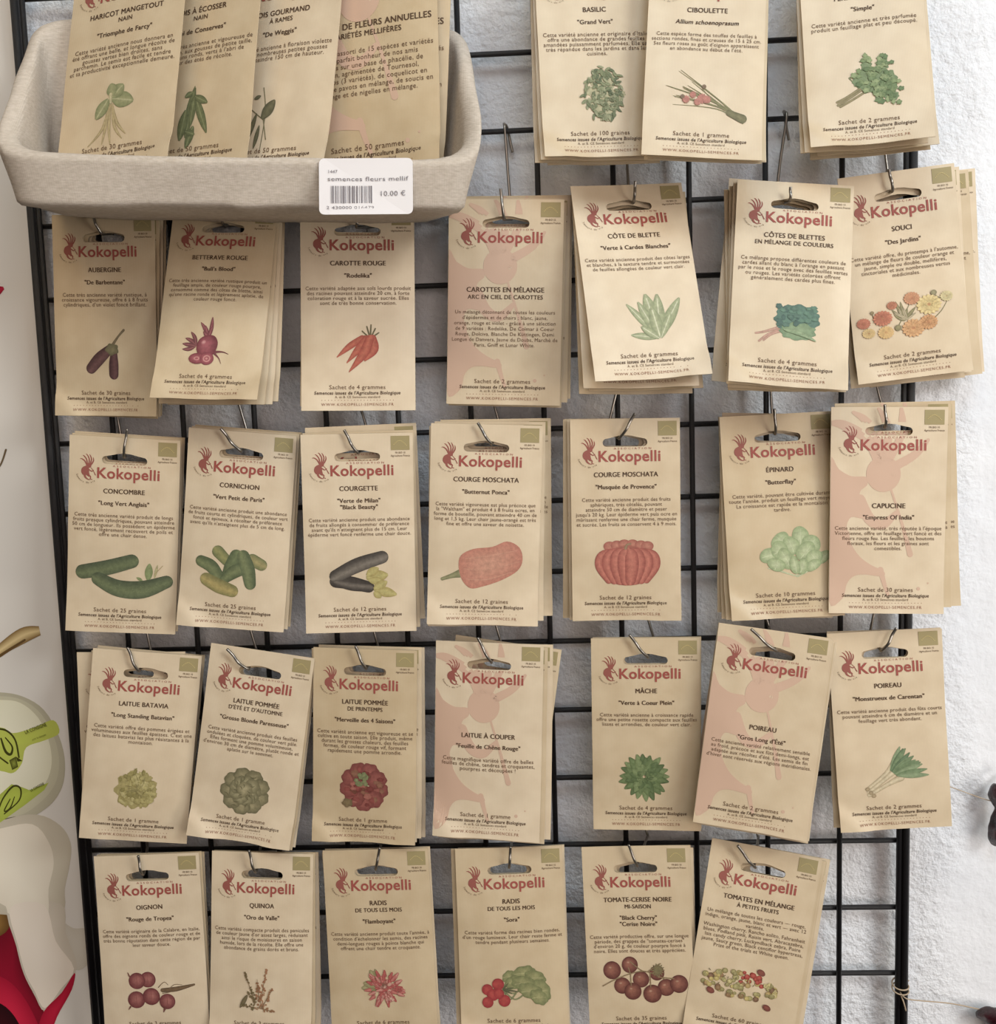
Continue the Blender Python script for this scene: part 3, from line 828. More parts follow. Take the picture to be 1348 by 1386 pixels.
@pic('tomates', 905, 800, .705, 560)
def _(p):
    rnd = random.Random(16)
    pal = ((196, 176, 96), (182, 152, 88), (150, 112, 72), (150, 140, 84), (126, 90, 62), (206, 190, 122), (168, 158, 96), (160, 150, 92))
    for k in range(95):
        t = rnd.random(); x = 690 + 380 * t; lim = 62 * math.sin(PI * min(.97, max(.06, t))) ** .7 + 10
        y = 800 + rnd.uniform(-lim, lim * .9) + 14 * (t - .5); r = rnd.uniform(9, 17)
        c = (182, 62, 52) if (.5 < t < .85 and y < 790 and rnd.random() < .8) else rnd.choice(pal)
        p.blob(x, y, r, r * .92, tuple(min(255, v + 22) for v in c), tuple(v - 24 for v in c), hx=-2, hy=-3, n=12, rings=2)
    for x, y in ((735, 850), (1030, 890), (975, 718)): p.blob(x, y, 22, 15, (150, 72, 58), (112, 50, 44), ang=25)
    for k in range(16): p.leaf(x := 700 + 22 * k, y := 800 + rnd.uniform(-50, 40), x + rnd.uniform(-14, 14), y - 12, 4, (120, 108, 70), (100, 92, 60))
@pic('haricot', 605, 580, .745, 610)
def _(p):
    for q in (((570, 530), (545, 640), (470, 715)), ((575, 530), (560, 640), (545, 715)), ((580, 530), (580, 640), (590, 720)), ((585, 530), (610, 640), (650, 700)), ((590, 530), (620, 620), (668, 680))):
        p.tube(q, [6, 15, 4], (196, 176, 126), (160, 140, 92))
    g, h = (158, 160, 110), (124, 134, 86)
    p.leaf(585, 500, 700, 530, 78, g, h, vein=(182, 182, 134)); p.leaf(580, 495, 640, 440, 74, g, h, vein=(182, 182, 134)); p.leaf(565, 500, 505, 590, 64, g, h, vein=(182, 182, 134)); p.leaf(590, 490, 570, 425, 60, g, h)
    p.tube([(575, 480), (580, 520)], [18, 14], (206, 196, 150), (180, 172, 124))
@pic('pois', 985, 590, .745, 610)
def _(p):
    g, h = (112, 122, 76), (84, 96, 60)
    for x0, y0, x1, y1, w in ((1000, 460, 960, 690, 46), (1005, 500, 1070, 680, 40), (960, 560, 930, 700, 50), (1000, 640, 965, 740, 40), (1000, 500, 1070, 540, 36), (990, 480, 950, 500, 28), (1000, 500, 985, 640, 36), (960, 660, 1010, 680, 30)):
        p.leaf(x0, y0, x1, y1, w, g, h, vein=(134, 144, 96))
    p.tube([(1000, 520), (1000, 455)], [8, 5], g, h)
@pic('gourmand', 240, 590, .745, 610)
def _(p):
    for q in (((195, 440), (215, 560), (205, 740)), ((215, 600), (140, 540), (100, 500)), ((200, 560), (230, 690))):
        p.tube(q, [5, 5, 4][:len(q)], (126, 120, 84), (104, 98, 68))
    g, h = (112, 110, 78), (82, 82, 58)
    for x0, y0, x1, y1, w in ((140, 540, 90, 665, 24), (170, 560, 130, 695, 26), (190, 620, 170, 730, 22), (200, 590, 260, 505, 56), (120, 510, 70, 545, 40), (130, 500, 110, 470, 30), (150, 490, 185, 478, 20), (110, 540, 90, 590, 30)):
        p.leaf(x0, y0, x1, y1, w, g, h)

# ---- wording of every packet: titles (1-2), varieties (0-2), description lines, weight line
WORDS = {
'basilic': (['BASILIC'], ['"Grand Vert"'], "Cette variété ancienne et originaire d'Italie|offre une abondance de grandes feuilles|amandées puissamment parfumées. Elle est|très répandue dans les jardins et dans les|cuisines.", '100 graines'),
'ciboulette': (['CIBOULETTE'], ['Allium schoenoprasum'], "Cette espèce forme des touffes de feuilles à|sections rondes, fines et creuses de 15 à 25 cm.|Ses fleurs roses au goût d'oignon apparaissent|en abondance au début de l'été.", '1 gramme'),
'persil': (['PERSIL COMMUN'], ['"Simple"'], "Cette variété ancienne et très parfumée|produit un feuillage plat et peu découpé.", '2 grammes'),
'aubergine': (['AUBERGINE'], ['"De Barbentane"'], "Cette très ancienne variété rustique, à|croissance vigoureuse, offre 6 à 8 fruits|cylindriques, d'un violet foncé brillant.", '30 graines'),
'betterave': (['BETTERAVE ROUGE'], ['"Bull\'s Blood"'], "Cette très ancienne variété rustique produit un|feuillage ample, de couleur rouge pourpre,|consommé comme des côtes de blette, ainsi|qu'une racine ronde et légèrement aplatie, de|couleur rouge foncé.", '4 grammes'),
'carotte': (['CAROTTE ROUGE'], ['"Rodelika"'], "Cette variété adaptée aux sols lourds produit|des racines pouvant atteindre 20 cm, à forte|coloration rouge et à la saveur sucrée. Elles|sont de très bonne conservation.", '4 grammes'),
'carottes': (['CAROTTES EN MÉLANGE', 'ARC EN CIEL DE CAROTTES'], [], "Un mélange détonnant de toutes les couleurs|d'épidermes et de chairs : blanc, jaune,|orange, rouge et violet - grâce à une sélection|de 9 variétés : Rodelika, De Colmar à Coeur|Rouge, Dolciva, Blanche De Küttingen, Demi|Longue de Danvers, Jaune du Doubs, Marché de|Paris, Gniff et Lunar White.", '2 grammes'),
'blette': (['CÔTE DE BLETTE'], ['"Verte à Cardes Blanches"'], "Cette variété ancienne produit des côtes larges|et blanches, à la texture tendre et surmontées|de feuilles allongées de couleur vert clair.", '6 grammes'),
'blettes': (['CÔTES DE BLETTES', 'EN MÉLANGE DE COULEURS'], [], "Ce mélange propose différentes couleurs de|cardes allant du blanc à l'orange en passant|par le rose et le rouge avec des feuilles vertes|ou rouges. Les variétés colorées offrent|généralement des cardes plus fines.", '4 grammes'),
'souci': (['SOUCI'], ['"Des Jardins"'], "Cette variété offre, du printemps à l'automne,|un mélange de fleurs de couleur orange et|jaune, simple ou double, mellifères,|tinctoriales et aux nombreuses vertus|médicinales.", '2 grammes'),
'concombre': (['CONCOMBRE'], ['"Long Vert Anglais"'], "Cette très ancienne variété produit de longs|fruits presque cylindriques, pouvant atteindre|50 cm de longueur. Ils possèdent un épiderme|vert foncé, légèrement recouvert de poils et|offre une chair dense.", '25 graines'),
'cornichon': (['CORNICHON'], ['"Vert Petit de Paris"'], "Cette variété ancienne produit une abondance|de fruits courts et cylindriques, de couleur vert|foncé et épineux, à récolter de préférence|avant qu'ils n'atteignent plus de 5 cm de long.", '25 graines'),
'courgette': (['COURGETTE'], ['"Verte de Milan"', '"Black Beauty"'], "Cette variété ancienne produit une abondance|de fruits allongés à consommer de préférence|avant qu'ils n'atteignent plus de 15 cm. Leur|épiderme vert foncé renferme une chair douce.", '12 graines'),
'butternut': (['COURGE MOSCHATA'], ['"Butternut Ponca"'], "Cette variété vigoureuse est plus précoce que|la \"Waltham\" et produit 4 à 8 fruits ocres, en|forme de bouteille, pouvant atteindre 40 cm de|long et 1,5 kg. Leur chair jaune-orangé est très|fine et offre une saveur de noisette.", '12 graines'),
'musquee': (['COURGE MOSCHATA'], ['"Musquée de Provence"'], "Cette variété ancienne produit des fruits|sphériques, très côtelés, pouvant|atteindre 50 cm de diamètre et peser|jusqu'à 20 kg. Leur épiderme vert puis ocre en|mûrissant renferme une chair ferme, musquée|et sucrée. Les fruits se conservent 4 à 9 mois.", '12 graines'),
'epinard': (['ÉPINARD'], ['"Butterflay"'], "Cette variété, pouvant être cultivée durant|toute l'année, produit un feuillage vert moyen.|La croissance est rapide et la montaison|tardive.", '10 grammes'),
'capucine': (['CAPUCINE'], ['"Empress Of India"'], "Cette ancienne variété, très réputée à l'époque|Victorienne, offre un feuillage vert foncé et des|fleurs rouge feu. Les feuilles, les boutons|floraux, les fleurs et les graines sont|comestibles.", '30 graines'),
'batavia': (['LAITUE BATAVIA'], ['"Long Standing Batavian"'], "Cette variété offre des pommes érigées et|volumineuses aux feuilles épaisses. C'est une|des laitues batavias les plus résistantes à la|montaison.", '1 gramme'),
'pommee': (['LAITUE POMMÉE', "D'ÉTÉ ET D'AUTOMNE"], ['"Grosse Blonde Paresseuse"'], "Cette variété ancienne produit des feuilles|ondulées et cloquées, de couleur vert pâle.|Elles forment une pomme volumineuse,|d'environ 30 cm de diamètre, plutôt ronde et|aplatie sur le sommet.", '1 gramme'),
'merveille': (['LAITUE POMMÉE', 'DE PRINTEMPS'], ['"Merveille des 4 Saisons"'], "Cette variété ancienne est vigoureuse et se|cultive en toute saison. Elle produit, même|durant les grosses chaleurs, des feuilles|fermes, de couleur rouge vif, formant|rapidement une pomme arrondie.", '1 gramme'),
'couper': (['LAITUE À COUPER'], ['"Feuille de Chêne Rouge"'], "Cette magnifique variété offre de belles|feuilles de chêne, tendres et croquantes,|pourpres et découpées !", '1 gramme'),
'mache': (['MÂCHE'], ['"Verte à Coeur Plein"'], "Cette variété ancienne à croissance rapide|offre une petite rosette compacte aux feuilles|lisses et arrondies, de couleur vert clair.", '4 grammes'),
'poireau_ete': (['POIREAU'], ['"Gros Long d\'Été"'], "Cette ancienne variété relativement sensible|au froid, précoce et aux fûts demi-longs, est|adaptée aux récoltes d'été. Les semis de fin|d'hiver sont réservés aux régions méridionales.", '2 grammes'),
'poireau': (['POIREAU'], ['"Monstrueux de Carentan"'], "Cette variété ancienne produit des fûts courts|pouvant atteindre 6 cm de diamètre et un|feuillage vert très abondant.", '2 grammes'),
'oignon': (['OIGNON'], ['"Rouge de Tropea"'], "Cette variété originaire de la Calabre, en Italie,|offre des oignons ronds de couleur rouge et de|très bonne réputation dans cette région de par|leur saveur douce.", '3 grammes'),
'quinoa': (['QUINOA'], ['"Oro de Valle"'], "Cette variété compacte produit des panicules|de couleur jaune d'or assez larges, réduisant|ainsi le risque de moisissures en saison|humide, lors de la récolte. Elle offre une|abondance de grains dorés et bruns.", '3 grammes'),
'flamboyant': (['RADIS', 'DE TOUS LES MOIS'], ['"Flamboyant"'], "Cette variété ancienne produit toute l'année, à|condition d'échelonner les semis, des racines|demi-longues rouges à pointe blanche qui|offrent une chair tendre et croquante.", '6 grammes'),
'sora': (['RADIS', 'DE TOUS LES MOIS'], ['"Sora"'], "Cette variété forme des racines bien rondes,|d'un rouge lumineux. Leur chair reste ferme et|tendre pendant plusieurs semaines.", '6 grammes'),
'cerise': (['TOMATE-CERISE NOIRE', 'MI-SAISON'], ['"Black Cherry"', '"Cerise Noire"'], "Cette variété productive offre, sur une longue|période, des grappes de \"tomates-cerises\"|d'environ 20 g, de couleur pourpre foncé à|noire. Elles sont douces et très appréciées.", '35 graines'),
'tomates': (['TOMATES EN MÉLANGE', 'À PETITS FRUITS'], [], "Un mélange de toutes les couleurs — rouge,|indigo, orange, jaune, blanc et vert — avec 12|variétés.|Washington cherry, Rancho solito, Fahrenheit|blues, Podland pink, Raisin vert, Abracazebra,|Isis candy cherry, Luckyndback zebra, Poire|jaune, Saucy green, Black centiflor hypertress,|Prize of the trials et White queen.", '60 graines'),
'haricot': (['HARICOT MANGETOUT', 'NAIN'], ['"Triomphe de Farcy"'], "Cette variété ancienne nous donnera en|été offrant une belle, et longue récolte de|gousses vertes bien droites, sans|parchemin. Le semis est facile et tendre|et sa productivité exceptionnelle demeure.", '30 grammes'),
'pois': (['POIS À ÉCOSSER', 'NAIN'], ['"Roi de Conserves"'], "Cette variété très ancienne et vigoureuse de|plants de 60 cm, aux gousses de petite taille,|offre des grains ronds, verts à l'abri de|la chaleur des étés de récolte.", '50 grammes'),
'gourmand': (['POIS GOURMAND', 'À RAMES'], ['"De Weggis"'], "Cette variété ancienne à floraison violette|produit de nombreuses petites gousses|et peut atteindre 150 cm de hauteur.", '50 grammes'),
'fleurs': (['MÉLANGE DE FLEURS ANNUELLES', 'VARIÉTÉS MELLIFÈRES'], [], "Ce mélange assorti de 15 espèces et variétés|fera le parfait bonheur de nos amis|butineurs sur une base de phacélie, de|sarrasin, agrémentée de Tournesol,|de cosmos (3 variétés), de coquelicot en|mélange, de pavots en mélange, de soucis en|mélange et de nigelles en mélange.", '50 grammes'),
}
MARKED = {'carottes', 'capucine', 'couper', 'poireau_ete', 'fleurs'}     # bear the big pale figure instead of a plant
TITLE_V = {'carottes': .435, 'capucine': .475, 'couper': .475, 'poireau_ete': .485, 'fleurs': .42}
DESC_V = {'carottes': .545, 'capucine': .585, 'couper': .60, 'poireau_ete': .575, 'fleurs': .52}

K_LOGO = want('Kokopelli', .02, res=4)
K_ASSO = want('A S S O C I A T I O N')
K_SEM = want("Semences issues de l'Agriculture Biologique", .014, .12)
K_AB = want('A. et B. CE Semences standard')
K_URL = want('WWW.KOKOPELLI-SEMENCES.FR', spc=1.25)
K_BIO = want('FR BIO 10', .01); K_AGR = want('Agriculture France', .01)
ARC = [(want(ch)) for ch in 'Semeurs·de·vie']
KEYS = {}
for nm, (ti, va, de, wt) in WORDS.items():
    KEYS[nm] = ([want(t, res=4) for i, t in enumerate(ti)], [want(t, 0.0, .2 if nm == 'ciboulette' else 0, res=4) for t in va],
                [want(t) for t in de.split('|')], want('Sachet de ' + wt))
LBL = [want('1447'), want('semences fleurs mellif'), want('10.00 €'), want('2 430000 016479')]
PSTR = [want('LA CONSIGNE', .01), want('pour le réemploi')]
bake_texts()

def make_packet(nm, seed, scale=1.0):
    """returns the packet's mesh object and gives it its printed parts"""
    w, h = W * scale, H * scale
    surf = make_surface(seed, w, h, 1.0)
    front = surf[0]
    root = link('seed_packet', packet_mesh(surf, w, h, scale))
    def sc_surf(x, y, off=0.0): return front(x * scale, y * scale, off)
    def part(name, me):
        if me: link(name, me, root)
    ti, va, de, wt = KEYS[nm]
    tv = TITLE_V.get(nm, .272)
    if nm in MARKED:
        pr = Print(898, 94, 0, YT, W / 512)
        kokopelli_figure(pr, (202, 163, 138), (214, 190, 158), True)
        # keep the pale mark on the paper
        pr.v = [(max(-W / 2 + .3, min(W / 2 - .3, x)), max(YB + .4, min(YT - .4, y)), 0) for x, y, l in pr.v]
        # leave the hang hole open
        keep = []
        for f in pr.f:
            cx = sum(pr.v[i][0] for i in f) / len(f); cy = sum(pr.v[i][1] for i in f) / len(f)
            if not (abs(cx) < 16.2 and -4.4 < cy < 5.0): keep.append(f)
        pr.f = keep
        part('figure_print', pr.build('figure_print', sc_surf, M_FLAT))
    # brand mark: emblem, wordmark, small capitals, lettering round the emblem
    pr = Print(408, 375, .3, vy(.186), W / 557); emblem(pr, (146, 68, 60))
    lg = Lines()
    lg.put(K_LOGO, 2.9, vy(.186) - 2.9, 9.9, 0, width=41.5)
    lg.put(K_ASSO, 5.0, vy(.150), 1.75, 0, width=25)
    n_ = len(ARC)
    for i, kk in enumerate(ARC):
        a = math.radians(200 + 105 * i / (n_ - 1))
        lg.put(kk, -24.0 + 8.2 * math.cos(a), vy(.186) + 1.2 + 8.2 * math.sin(a), 1.7, 1, rot=a + PI / 2)
    me = lg.build('brand_logo', sc_surf, [M_RED, M_TEXT], .00034)
    e = pr.build('emblem', sc_surf, M_FLAT)
    lo = link('brand_logo', me, root)
    link('emblem', e, lo)
    # titles and variety
    L = Lines(); v = tv
    for i, k in enumerate(ti):
        for e in (-.11, .11) if i == 0 else (-.08, .08): L.put(k, .4 + e, vy(v) - 1.6, 4.45 if i == 0 else 3.85, 0, sx=.95)
        v += .034
    part('title_text', L.build('title_text', sc_surf, [M_DARK], .00034))
    dv = DESC_V.get(nm)
    if va:
        L = Lines()
        if nm not in MARKED: v = tv + .06 + (.032 if len(ti) > 1 else 0)
        else: v = tv + .055
        for k in va:
            for e in (-.11, .11): L.put(k, .4 + e, vy(v) - 1.6, 4.05, 0, sx=.99)
            v += .032
        part('variety_text', L.build('variety_text', sc_surf, [M_DARK], .00034))
    L = Lines()
    if dv is None: dv = (v + .033) if va else (v + .045)
    dv0 = max(dv, .39) if nm not in ('tomates',) else .355
    wmax = max((TEXTS[k][0][:, 0].max() - TEXTS[k][0][:, 0].min()) for k in de)
    s = min(3.75, 68.0 / wmax / .97)
    pitch = .0243 if nm not in ('carottes', 'fleurs') else .0268
    for k in de:
        L.put(k, .4, vy(dv0) - 1.1, s, 0, sx=.97); dv0 += pitch
    part('description_text', L.build('description_text', sc_surf, [M_TEXT], .00034))
    if nm in PIC:
        fn, cx, cy, pv, k = PIC[nm]
        pr = Print(cx, cy, 0, vy(pv), k); fn(pr)
        part('plant_picture', pr.build('plant_picture', sc_surf, M_PIC))
    # organic stamp, top right
    L = Lines()
    L.rect(22.2, vy(.085), 34.6, vy(.014), 0)
    st = L.build('organic_stamp', sc_surf, [M_STAMP, M_PALE], .00022)
    so = link('organic_stamp', st, root)
    L = Lines()
    for k in range(12):
        t = k / 11
        L.dot(24.3 + 8.2 * t, vy(.056) + 2.4 * math.sin(PI * t * 1.1), .36, 1, 5)
    L.put(K_BIO, 28.4, vy(.102), 1.7, 0, width=6.6); L.put(K_AGR, 28.4, vy(.117), 1.75, 0, width=12.6)
    part('stamp_text', L.build('stamp_text', sc_surf, [M_TEXT, M_PALE], .0004))
    # foot of the packet
    L = Lines()
    L.put(wt, -.6, vy(.885) - 1.2, 3.9, 0, sx=1.02)
    L.put(K_SEM, -.6, vy(.912) - 1.1, 3.1, 1, width=55.5)
    L.put(K_AB, -.6, vy(.932) - .8, 2.2, 0, width=29)
    for k in range(23): L.dot(-23.5 + 46 * k / 22, vy(.949), .26, 2)
    L.put(K_URL, -.6, vy(.969) - .9, 2.5, 2, width=46.5)
    part('footer_text', L.build('footer_text', sc_surf, [M_TEXT, M_DARK, M_WEB], .00034))
    return root

def copy_tree(o, parent=None):
    c = o.copy(); COL.objects.link(c)
    if parent: c.parent = parent
    for ch in [x for x in CHILD.get(o.name, [])]:
        copy_tree(ch, c)
    return c
CHILD = {}

# hanging pose of every packet, front one first: x, z, y of the hole (m), tilt, roll, turn (rad), width trim
POSES = {
'basilic': [[0.33653, 1.58494, -0.03155, -0.24043, 0.0049, 0.09581, -0.0255], [0.33495, 1.58464, -0.02765, -0.21574, 0.00988, 0.0981, -0.0255], [0.33548, 1.5855, -0.02385, -0.19329, 0.02142, 0.09607, -0.0255], [0.33366, 1.58542, -0.02007, -0.17324, 0.02389, 0.09566, -0.0255], [0.33891, 1.58525, -0.01629, -0.16974, 0.00042, 0.09905, -0.0255]],
'ciboulette': [[0.40624, 1.57658, -0.04653, -0.28821, 0.09026, -0.02339, -0.03903], [0.40848, 1.57785, -0.0425, -0.25983, 0.07809, -0.0213, -0.03903], [0.40872, 1.57816, -0.03872, -0.24389, 0.06744, -0.01932, -0.03903], [0.40803, 1.57912, -0.03493, -0.22144, 0.0739, -0.02083, -0.03903]],
'persil': [[0.50071, 1.58411, -0.03272, -0.27553, -0.02827, -0.13182, -0.0292], [0.49959, 1.58361, -0.02878, -0.23281, -0.02107, -0.1346, -0.0292], [0.50086, 1.58448, -0.02499, -0.20494, 0.00056, -0.13816, -0.0292], [0.50705, 1.58426, -0.02118, -0.20294, -0.04413, -0.13051, -0.0292], [0.50515, 1.58333, -0.01744, -0.17712, -0.03157, -0.13272, -0.0292]],
'aubergine': [[0.01314, 1.43847, -0.02774, -0.03103, 0.03545, -0.09377, -0.03237], [0.01496, 1.43734, -0.02381, -0.02904, 0.05658, -0.09733, -0.03237], [0.01624, 1.43826, -0.01999, -0.02705, 0.06504, -0.09709, -0.03237], [0.01703, 1.43917, -0.01616, -0.02507, 0.07357, -0.0968, -0.03237]],
'betterave': [[0.09372, 1.44091, -0.03026, -0.37101, 0.05738, -0.033, -0.05636], [0.09457, 1.43948, -0.02622, -0.30928, 0.04689, -0.03616, -0.05636], [0.096, 1.43999, -0.02242, -0.27123, 0.03267, -0.03488, -0.05636], [0.09721, 1.44203, -0.0186, -0.24159, 0.0239, -0.03433, -0.05636]],
'carotte': [[0.18095, 1.43617, -0.02563, -0.11886, 0.03087, 0.07566, 0.01155], [0.18058, 1.43868, -0.02181, -0.11686, 0.03888, 0.07544, 0.01155]],
'carottes': [[0.27831, 1.43721, -0.02925, -0.01083, 0.04812, -0.04312, 0.01311], [0.27995, 1.43575, -0.02551, -0.00883, 0.05248, -0.0432, 0.01311], [0.28292, 1.43858, -0.02166, -0.00683, 0.04231, -0.04347, 0.01311], [0.2843, 1.44049, -0.01782, -0.00483, 0.03475, -0.04364, 0.01311]],
'blette': [[0.35732, 1.44461, -0.02897, -0.3795, -0.01218, 0.17686, 0.00024], [0.35713, 1.44166, -0.02516, -0.3012, 0.03027, 0.17078, 0.00024], [0.35988, 1.44031, -0.02138, -0.28493, 0.02086, 0.17221, 0.00024], [0.3579, 1.43894, -0.01761, -0.23546, 0.0432, 0.17089, 0.00024]],
'blettes': [[0.45964, 1.43969, -0.04135, -0.30248, 0.10614, -0.03038, -0.01815], [0.45796, 1.43938, -0.03744, -0.2802, 0.09066, -0.02946, -0.01815], [0.45649, 1.43792, -0.03365, -0.2782, 0.06461, -0.0265, -0.01815], [0.45421, 1.4373, -0.02986, -0.27622, 0.0361, -0.02357, -0.01815], [0.45655, 1.44122, -0.02604, -0.1947, 0.12738, -0.0328, -0.01815]],
'souci': [[0.52912, 1.44559, -0.0227, -0.02281, -0.09442, 0.02396, 0.00892], [0.5307, 1.44197, -0.01898, 0.02344, -0.06467, 0.024, 0.00892], [0.53455, 1.44459, -0.01512, 0.02545, -0.08075, 0.02344, 0.00892], [0.54202, 1.44237, -0.01132, 0.02745, -0.0921, 0.02301, 0.00892], [0.54743, 1.44441, -0.00746, 0.02947, -0.07111, 0.02392, 0.00892]],
'concombre': [[0.02005, 1.29161, -0.03808, 0.00844, 0.09391, 0.09426, -0.00796], [0.02032, 1.29255, -0.03424, 0.01044, 0.09173, 0.09563, -0.00796], [0.02053, 1.29313, -0.03038, 0.01244, 0.10261, 0.09663, -0.00796]],
'cornichon': [[0.09865, 1.29306, -0.03797, -0.02194, 0.11717, 0.04099, -0.02646], [0.09975, 1.2938, -0.03404, -0.01594, 0.11004, 0.04005, -0.02646], [0.10084, 1.29443, -0.03021, -0.01099, 0.11067, 0.0401, -0.02646]],
'courgette': [[0.1759, 1.28951, -0.03894, -0.00462, 0.02176, 0.10115, -0.00193], [0.17678, 1.29058, -0.0351, 0.00049, 0.01019, 0.10121, -0.00193], [0.17812, 1.2943, -0.03124, 0.01388, -0.00578, 0.09977, -0.00193], [0.17672, 1.29125, -0.02746, 0.01588, 0.03132, 0.10321, -0.00193]],
'butternut': [[0.26111, 1.29284, -0.03889, -0.0193, 0.0588, 0.04684, -0.00617], [0.25973, 1.29114, -0.03506, -0.0173, 0.04393, 0.04592, -0.00617], [0.26325, 1.2939, -0.03125, -0.0153, 0.04096, 0.04569, -0.00617], [0.26713, 1.2953, -0.02739, -0.00762, 0.01954, 0.04381, -0.00617]],
'musquee': [[0.3512, 1.29366, -0.03842, -0.04848, 0.01349, -0.00057, -0.0371], [0.34943, 1.29328, -0.03447, -0.03899, 0.01385, 0.0003, -0.0371], [0.34676, 1.29302, -0.03067, -0.03199, 0.02665, 0.00125, -0.0371], [0.3488, 1.29314, -0.02685, -0.02705, 0.02102, 0.0008, -0.0371]],
'epinard': [[0.45037, 1.29311, -0.03246, -0.1344, -0.02229, 0.00504, -0.00498], [0.45003, 1.29211, -0.02864, -0.11122, -0.00287, 0.00617, -0.00498], [0.45146, 1.2905, -0.02487, -0.0836, 0.02324, 0.00773, -0.00498], [0.45294, 1.29246, -0.02104, -0.05052, 0.04869, 0.00953, -0.00498]],
'capucine': [[0.51816, 1.29632, -0.04408, -0.05952, 0.02853, -0.02688, -0.01431], [0.52177, 1.29894, -0.04015, -0.05754, 0.00635, -0.02945, -0.01431], [0.52579, 1.29765, -0.03637, -0.05556, -0.02433, -0.03185, -0.01431]],
'batavia': [[0.02483, 1.14556, -0.04018, -0.03566, 0.13707, 0.12275, -0.01247], [0.01364, 1.14496, -0.03633, 0.03468, 0.04847, 0.10819, -0.01247], [0.02062, 1.14165, -0.0326, 0.03668, 0.14673, 0.12345, -0.01247], [0.02364, 1.14382, -0.02881, 0.03867, 0.15725, 0.1252, -0.01247]],
'pommee': [[0.10336, 1.14512, -0.04065, -0.06019, 0.1665, -0.01791, -0.03221], [0.1038, 1.14297, -0.03675, -0.04624, 0.16411, -0.02127, -0.03221], [0.10421, 1.14243, -0.03293, -0.03201, 0.15856, -0.02218, -0.03221]],
'merveille': [[0.17455, 1.14464, -0.04096, -0.05229, 0.04274, -0.04499, -0.04077], [0.17284, 1.14341, -0.03701, -0.02707, 0.0246, -0.04983, -0.04077], [0.17694, 1.14446, -0.03321, -0.02507, 0.0357, -0.04829, -0.04077], [0.17863, 1.14302, -0.02938, -0.01658, 0.03112, -0.04891, -0.04077]],
'couper': [[0.25813, 1.14716, -0.04126, -0.05667, 0.0445, -0.07738, -0.01819], [0.26096, 1.14391, -0.03739, -0.04392, 0.04087, -0.08035, -0.01819], [0.26463, 1.14462, -0.03358, -0.03502, 0.03592, -0.08109, -0.01819], [0.26901, 1.14408, -0.02973, -0.03302, 0.15198, -0.06565, -0.01819]],
'mache': [[0.36188, 1.14812, -0.0405, 0.01182, 0.00867, -0.02987, -0.02548], [0.36316, 1.14767, -0.03658, 0.0216, 0.01029, -0.02917, -0.02548]],
'poireau_ete': [[0.4419, 1.15504, -0.05469, -0.08097, 0.1426, -0.09986, -0.02386], [0.44389, 1.15234, -0.05078, -0.07658, 0.14102, -0.10037, -0.02386], [0.44589, 1.14962, -0.047, -0.0718, 0.14573, -0.09979, -0.02386], [0.44807, 1.14901, -0.04317, -0.05919, 0.14762, -0.09978, -0.02386], [0.44375, 1.15054, -0.03937, -0.04765, 0.1554, -0.09914, -0.02386]],
'poireau': [[0.51866, 1.14857, -0.038, -0.08338, -0.04907, -0.04884, -0.01642], [0.51902, 1.14802, -0.03411, -0.04723, -0.02275, -0.04442, -0.01642], [0.52213, 1.14596, -0.03033, -0.04523, -0.04446, -0.04734, -0.01642]],
'oignon': [[0.01756, 1.00362, -0.04565, -0.09233, -0.02523, 0.00045, 0.00233], [0.01832, 1.00273, -0.04187, -0.08867, -0.0244, 0.00077, 0.00233], [0.0188, 1.00122, -0.03802, -0.08363, -0.00592, 0.00357, 0.00233]],
'quinoa': [[0.09766, 1.00386, -0.04545, -0.11058, 0.04452, -0.00334, -0.04373], [0.0983, 1.00281, -0.04149, -0.09838, 0.03391, -0.00558, -0.04373], [0.10007, 1.00073, -0.0377, -0.08299, 0.01911, -0.00787, -0.04373]],
'flamboyant': [[0.17646, 1.0053, -0.04585, -0.12375, -0.03042, -0.03157, -0.00816], [0.17741, 1.00457, -0.04202, -0.11557, -0.03036, -0.03169, -0.00816], [0.17479, 1.00113, -0.03824, -0.09715, -0.05391, -0.03527, -0.00816]],
'sora': [[0.26729, 1.00557, -0.04582, -0.10912, -0.00136, 0.04195, -0.00993], [0.26416, 1.00373, -0.04196, -0.09317, 0.00272, 0.04203, -0.00993], [0.26876, 1.00256, -0.03819, -0.09117, -0.00022, 0.04157, -0.00993]],
'cerise': [[0.35225, 1.00538, -0.0453, -0.09291, -0.02075, -0.02764, -0.03181], [0.35446, 1.0036, -0.04138, -0.07838, -0.02451, -0.02635, -0.03181], [0.35654, 1.00067, -0.03756, -0.06085, -0.00578, -0.02315, -0.03181]],
'tomates': [[0.43741, 1.003, -0.04556, -0.12491, 0.1808, -0.0637, -0.00728], [0.43974, 0.99929, -0.04173, -0.11884, 0.17662, -0.06398, -0.00728], [0.44226, 0.99757, -0.03794, -0.11087, 0.18129, -0.06334, -0.00728], [0.44579, 0.99657, -0.03413, -0.10272, 0.1748, -0.06436, -0.00728]],
'haricot': [[0.04977, 1.59444, -0.04975, -0.32283, -0.04901, -0.29074, 0.01082]],
'pois': [[0.09575, 1.59501, -0.04554, -0.27195, -0.02252, -0.3489, 0.03731]],
'gourmand': [[0.1457, 1.59241, -0.04096, -0.26948, 0.00487, -0.3577, 0.00796]],
'fleurs': [[0.19657, 1.60789, -0.04749, -0.14646, -0.03675, -0.25438, 0.01355]],
'fleurs2': [[0.2067, 1.60936, -0.04419, -0.09649, 0.04707, -0.22156, 0.00647]],
}
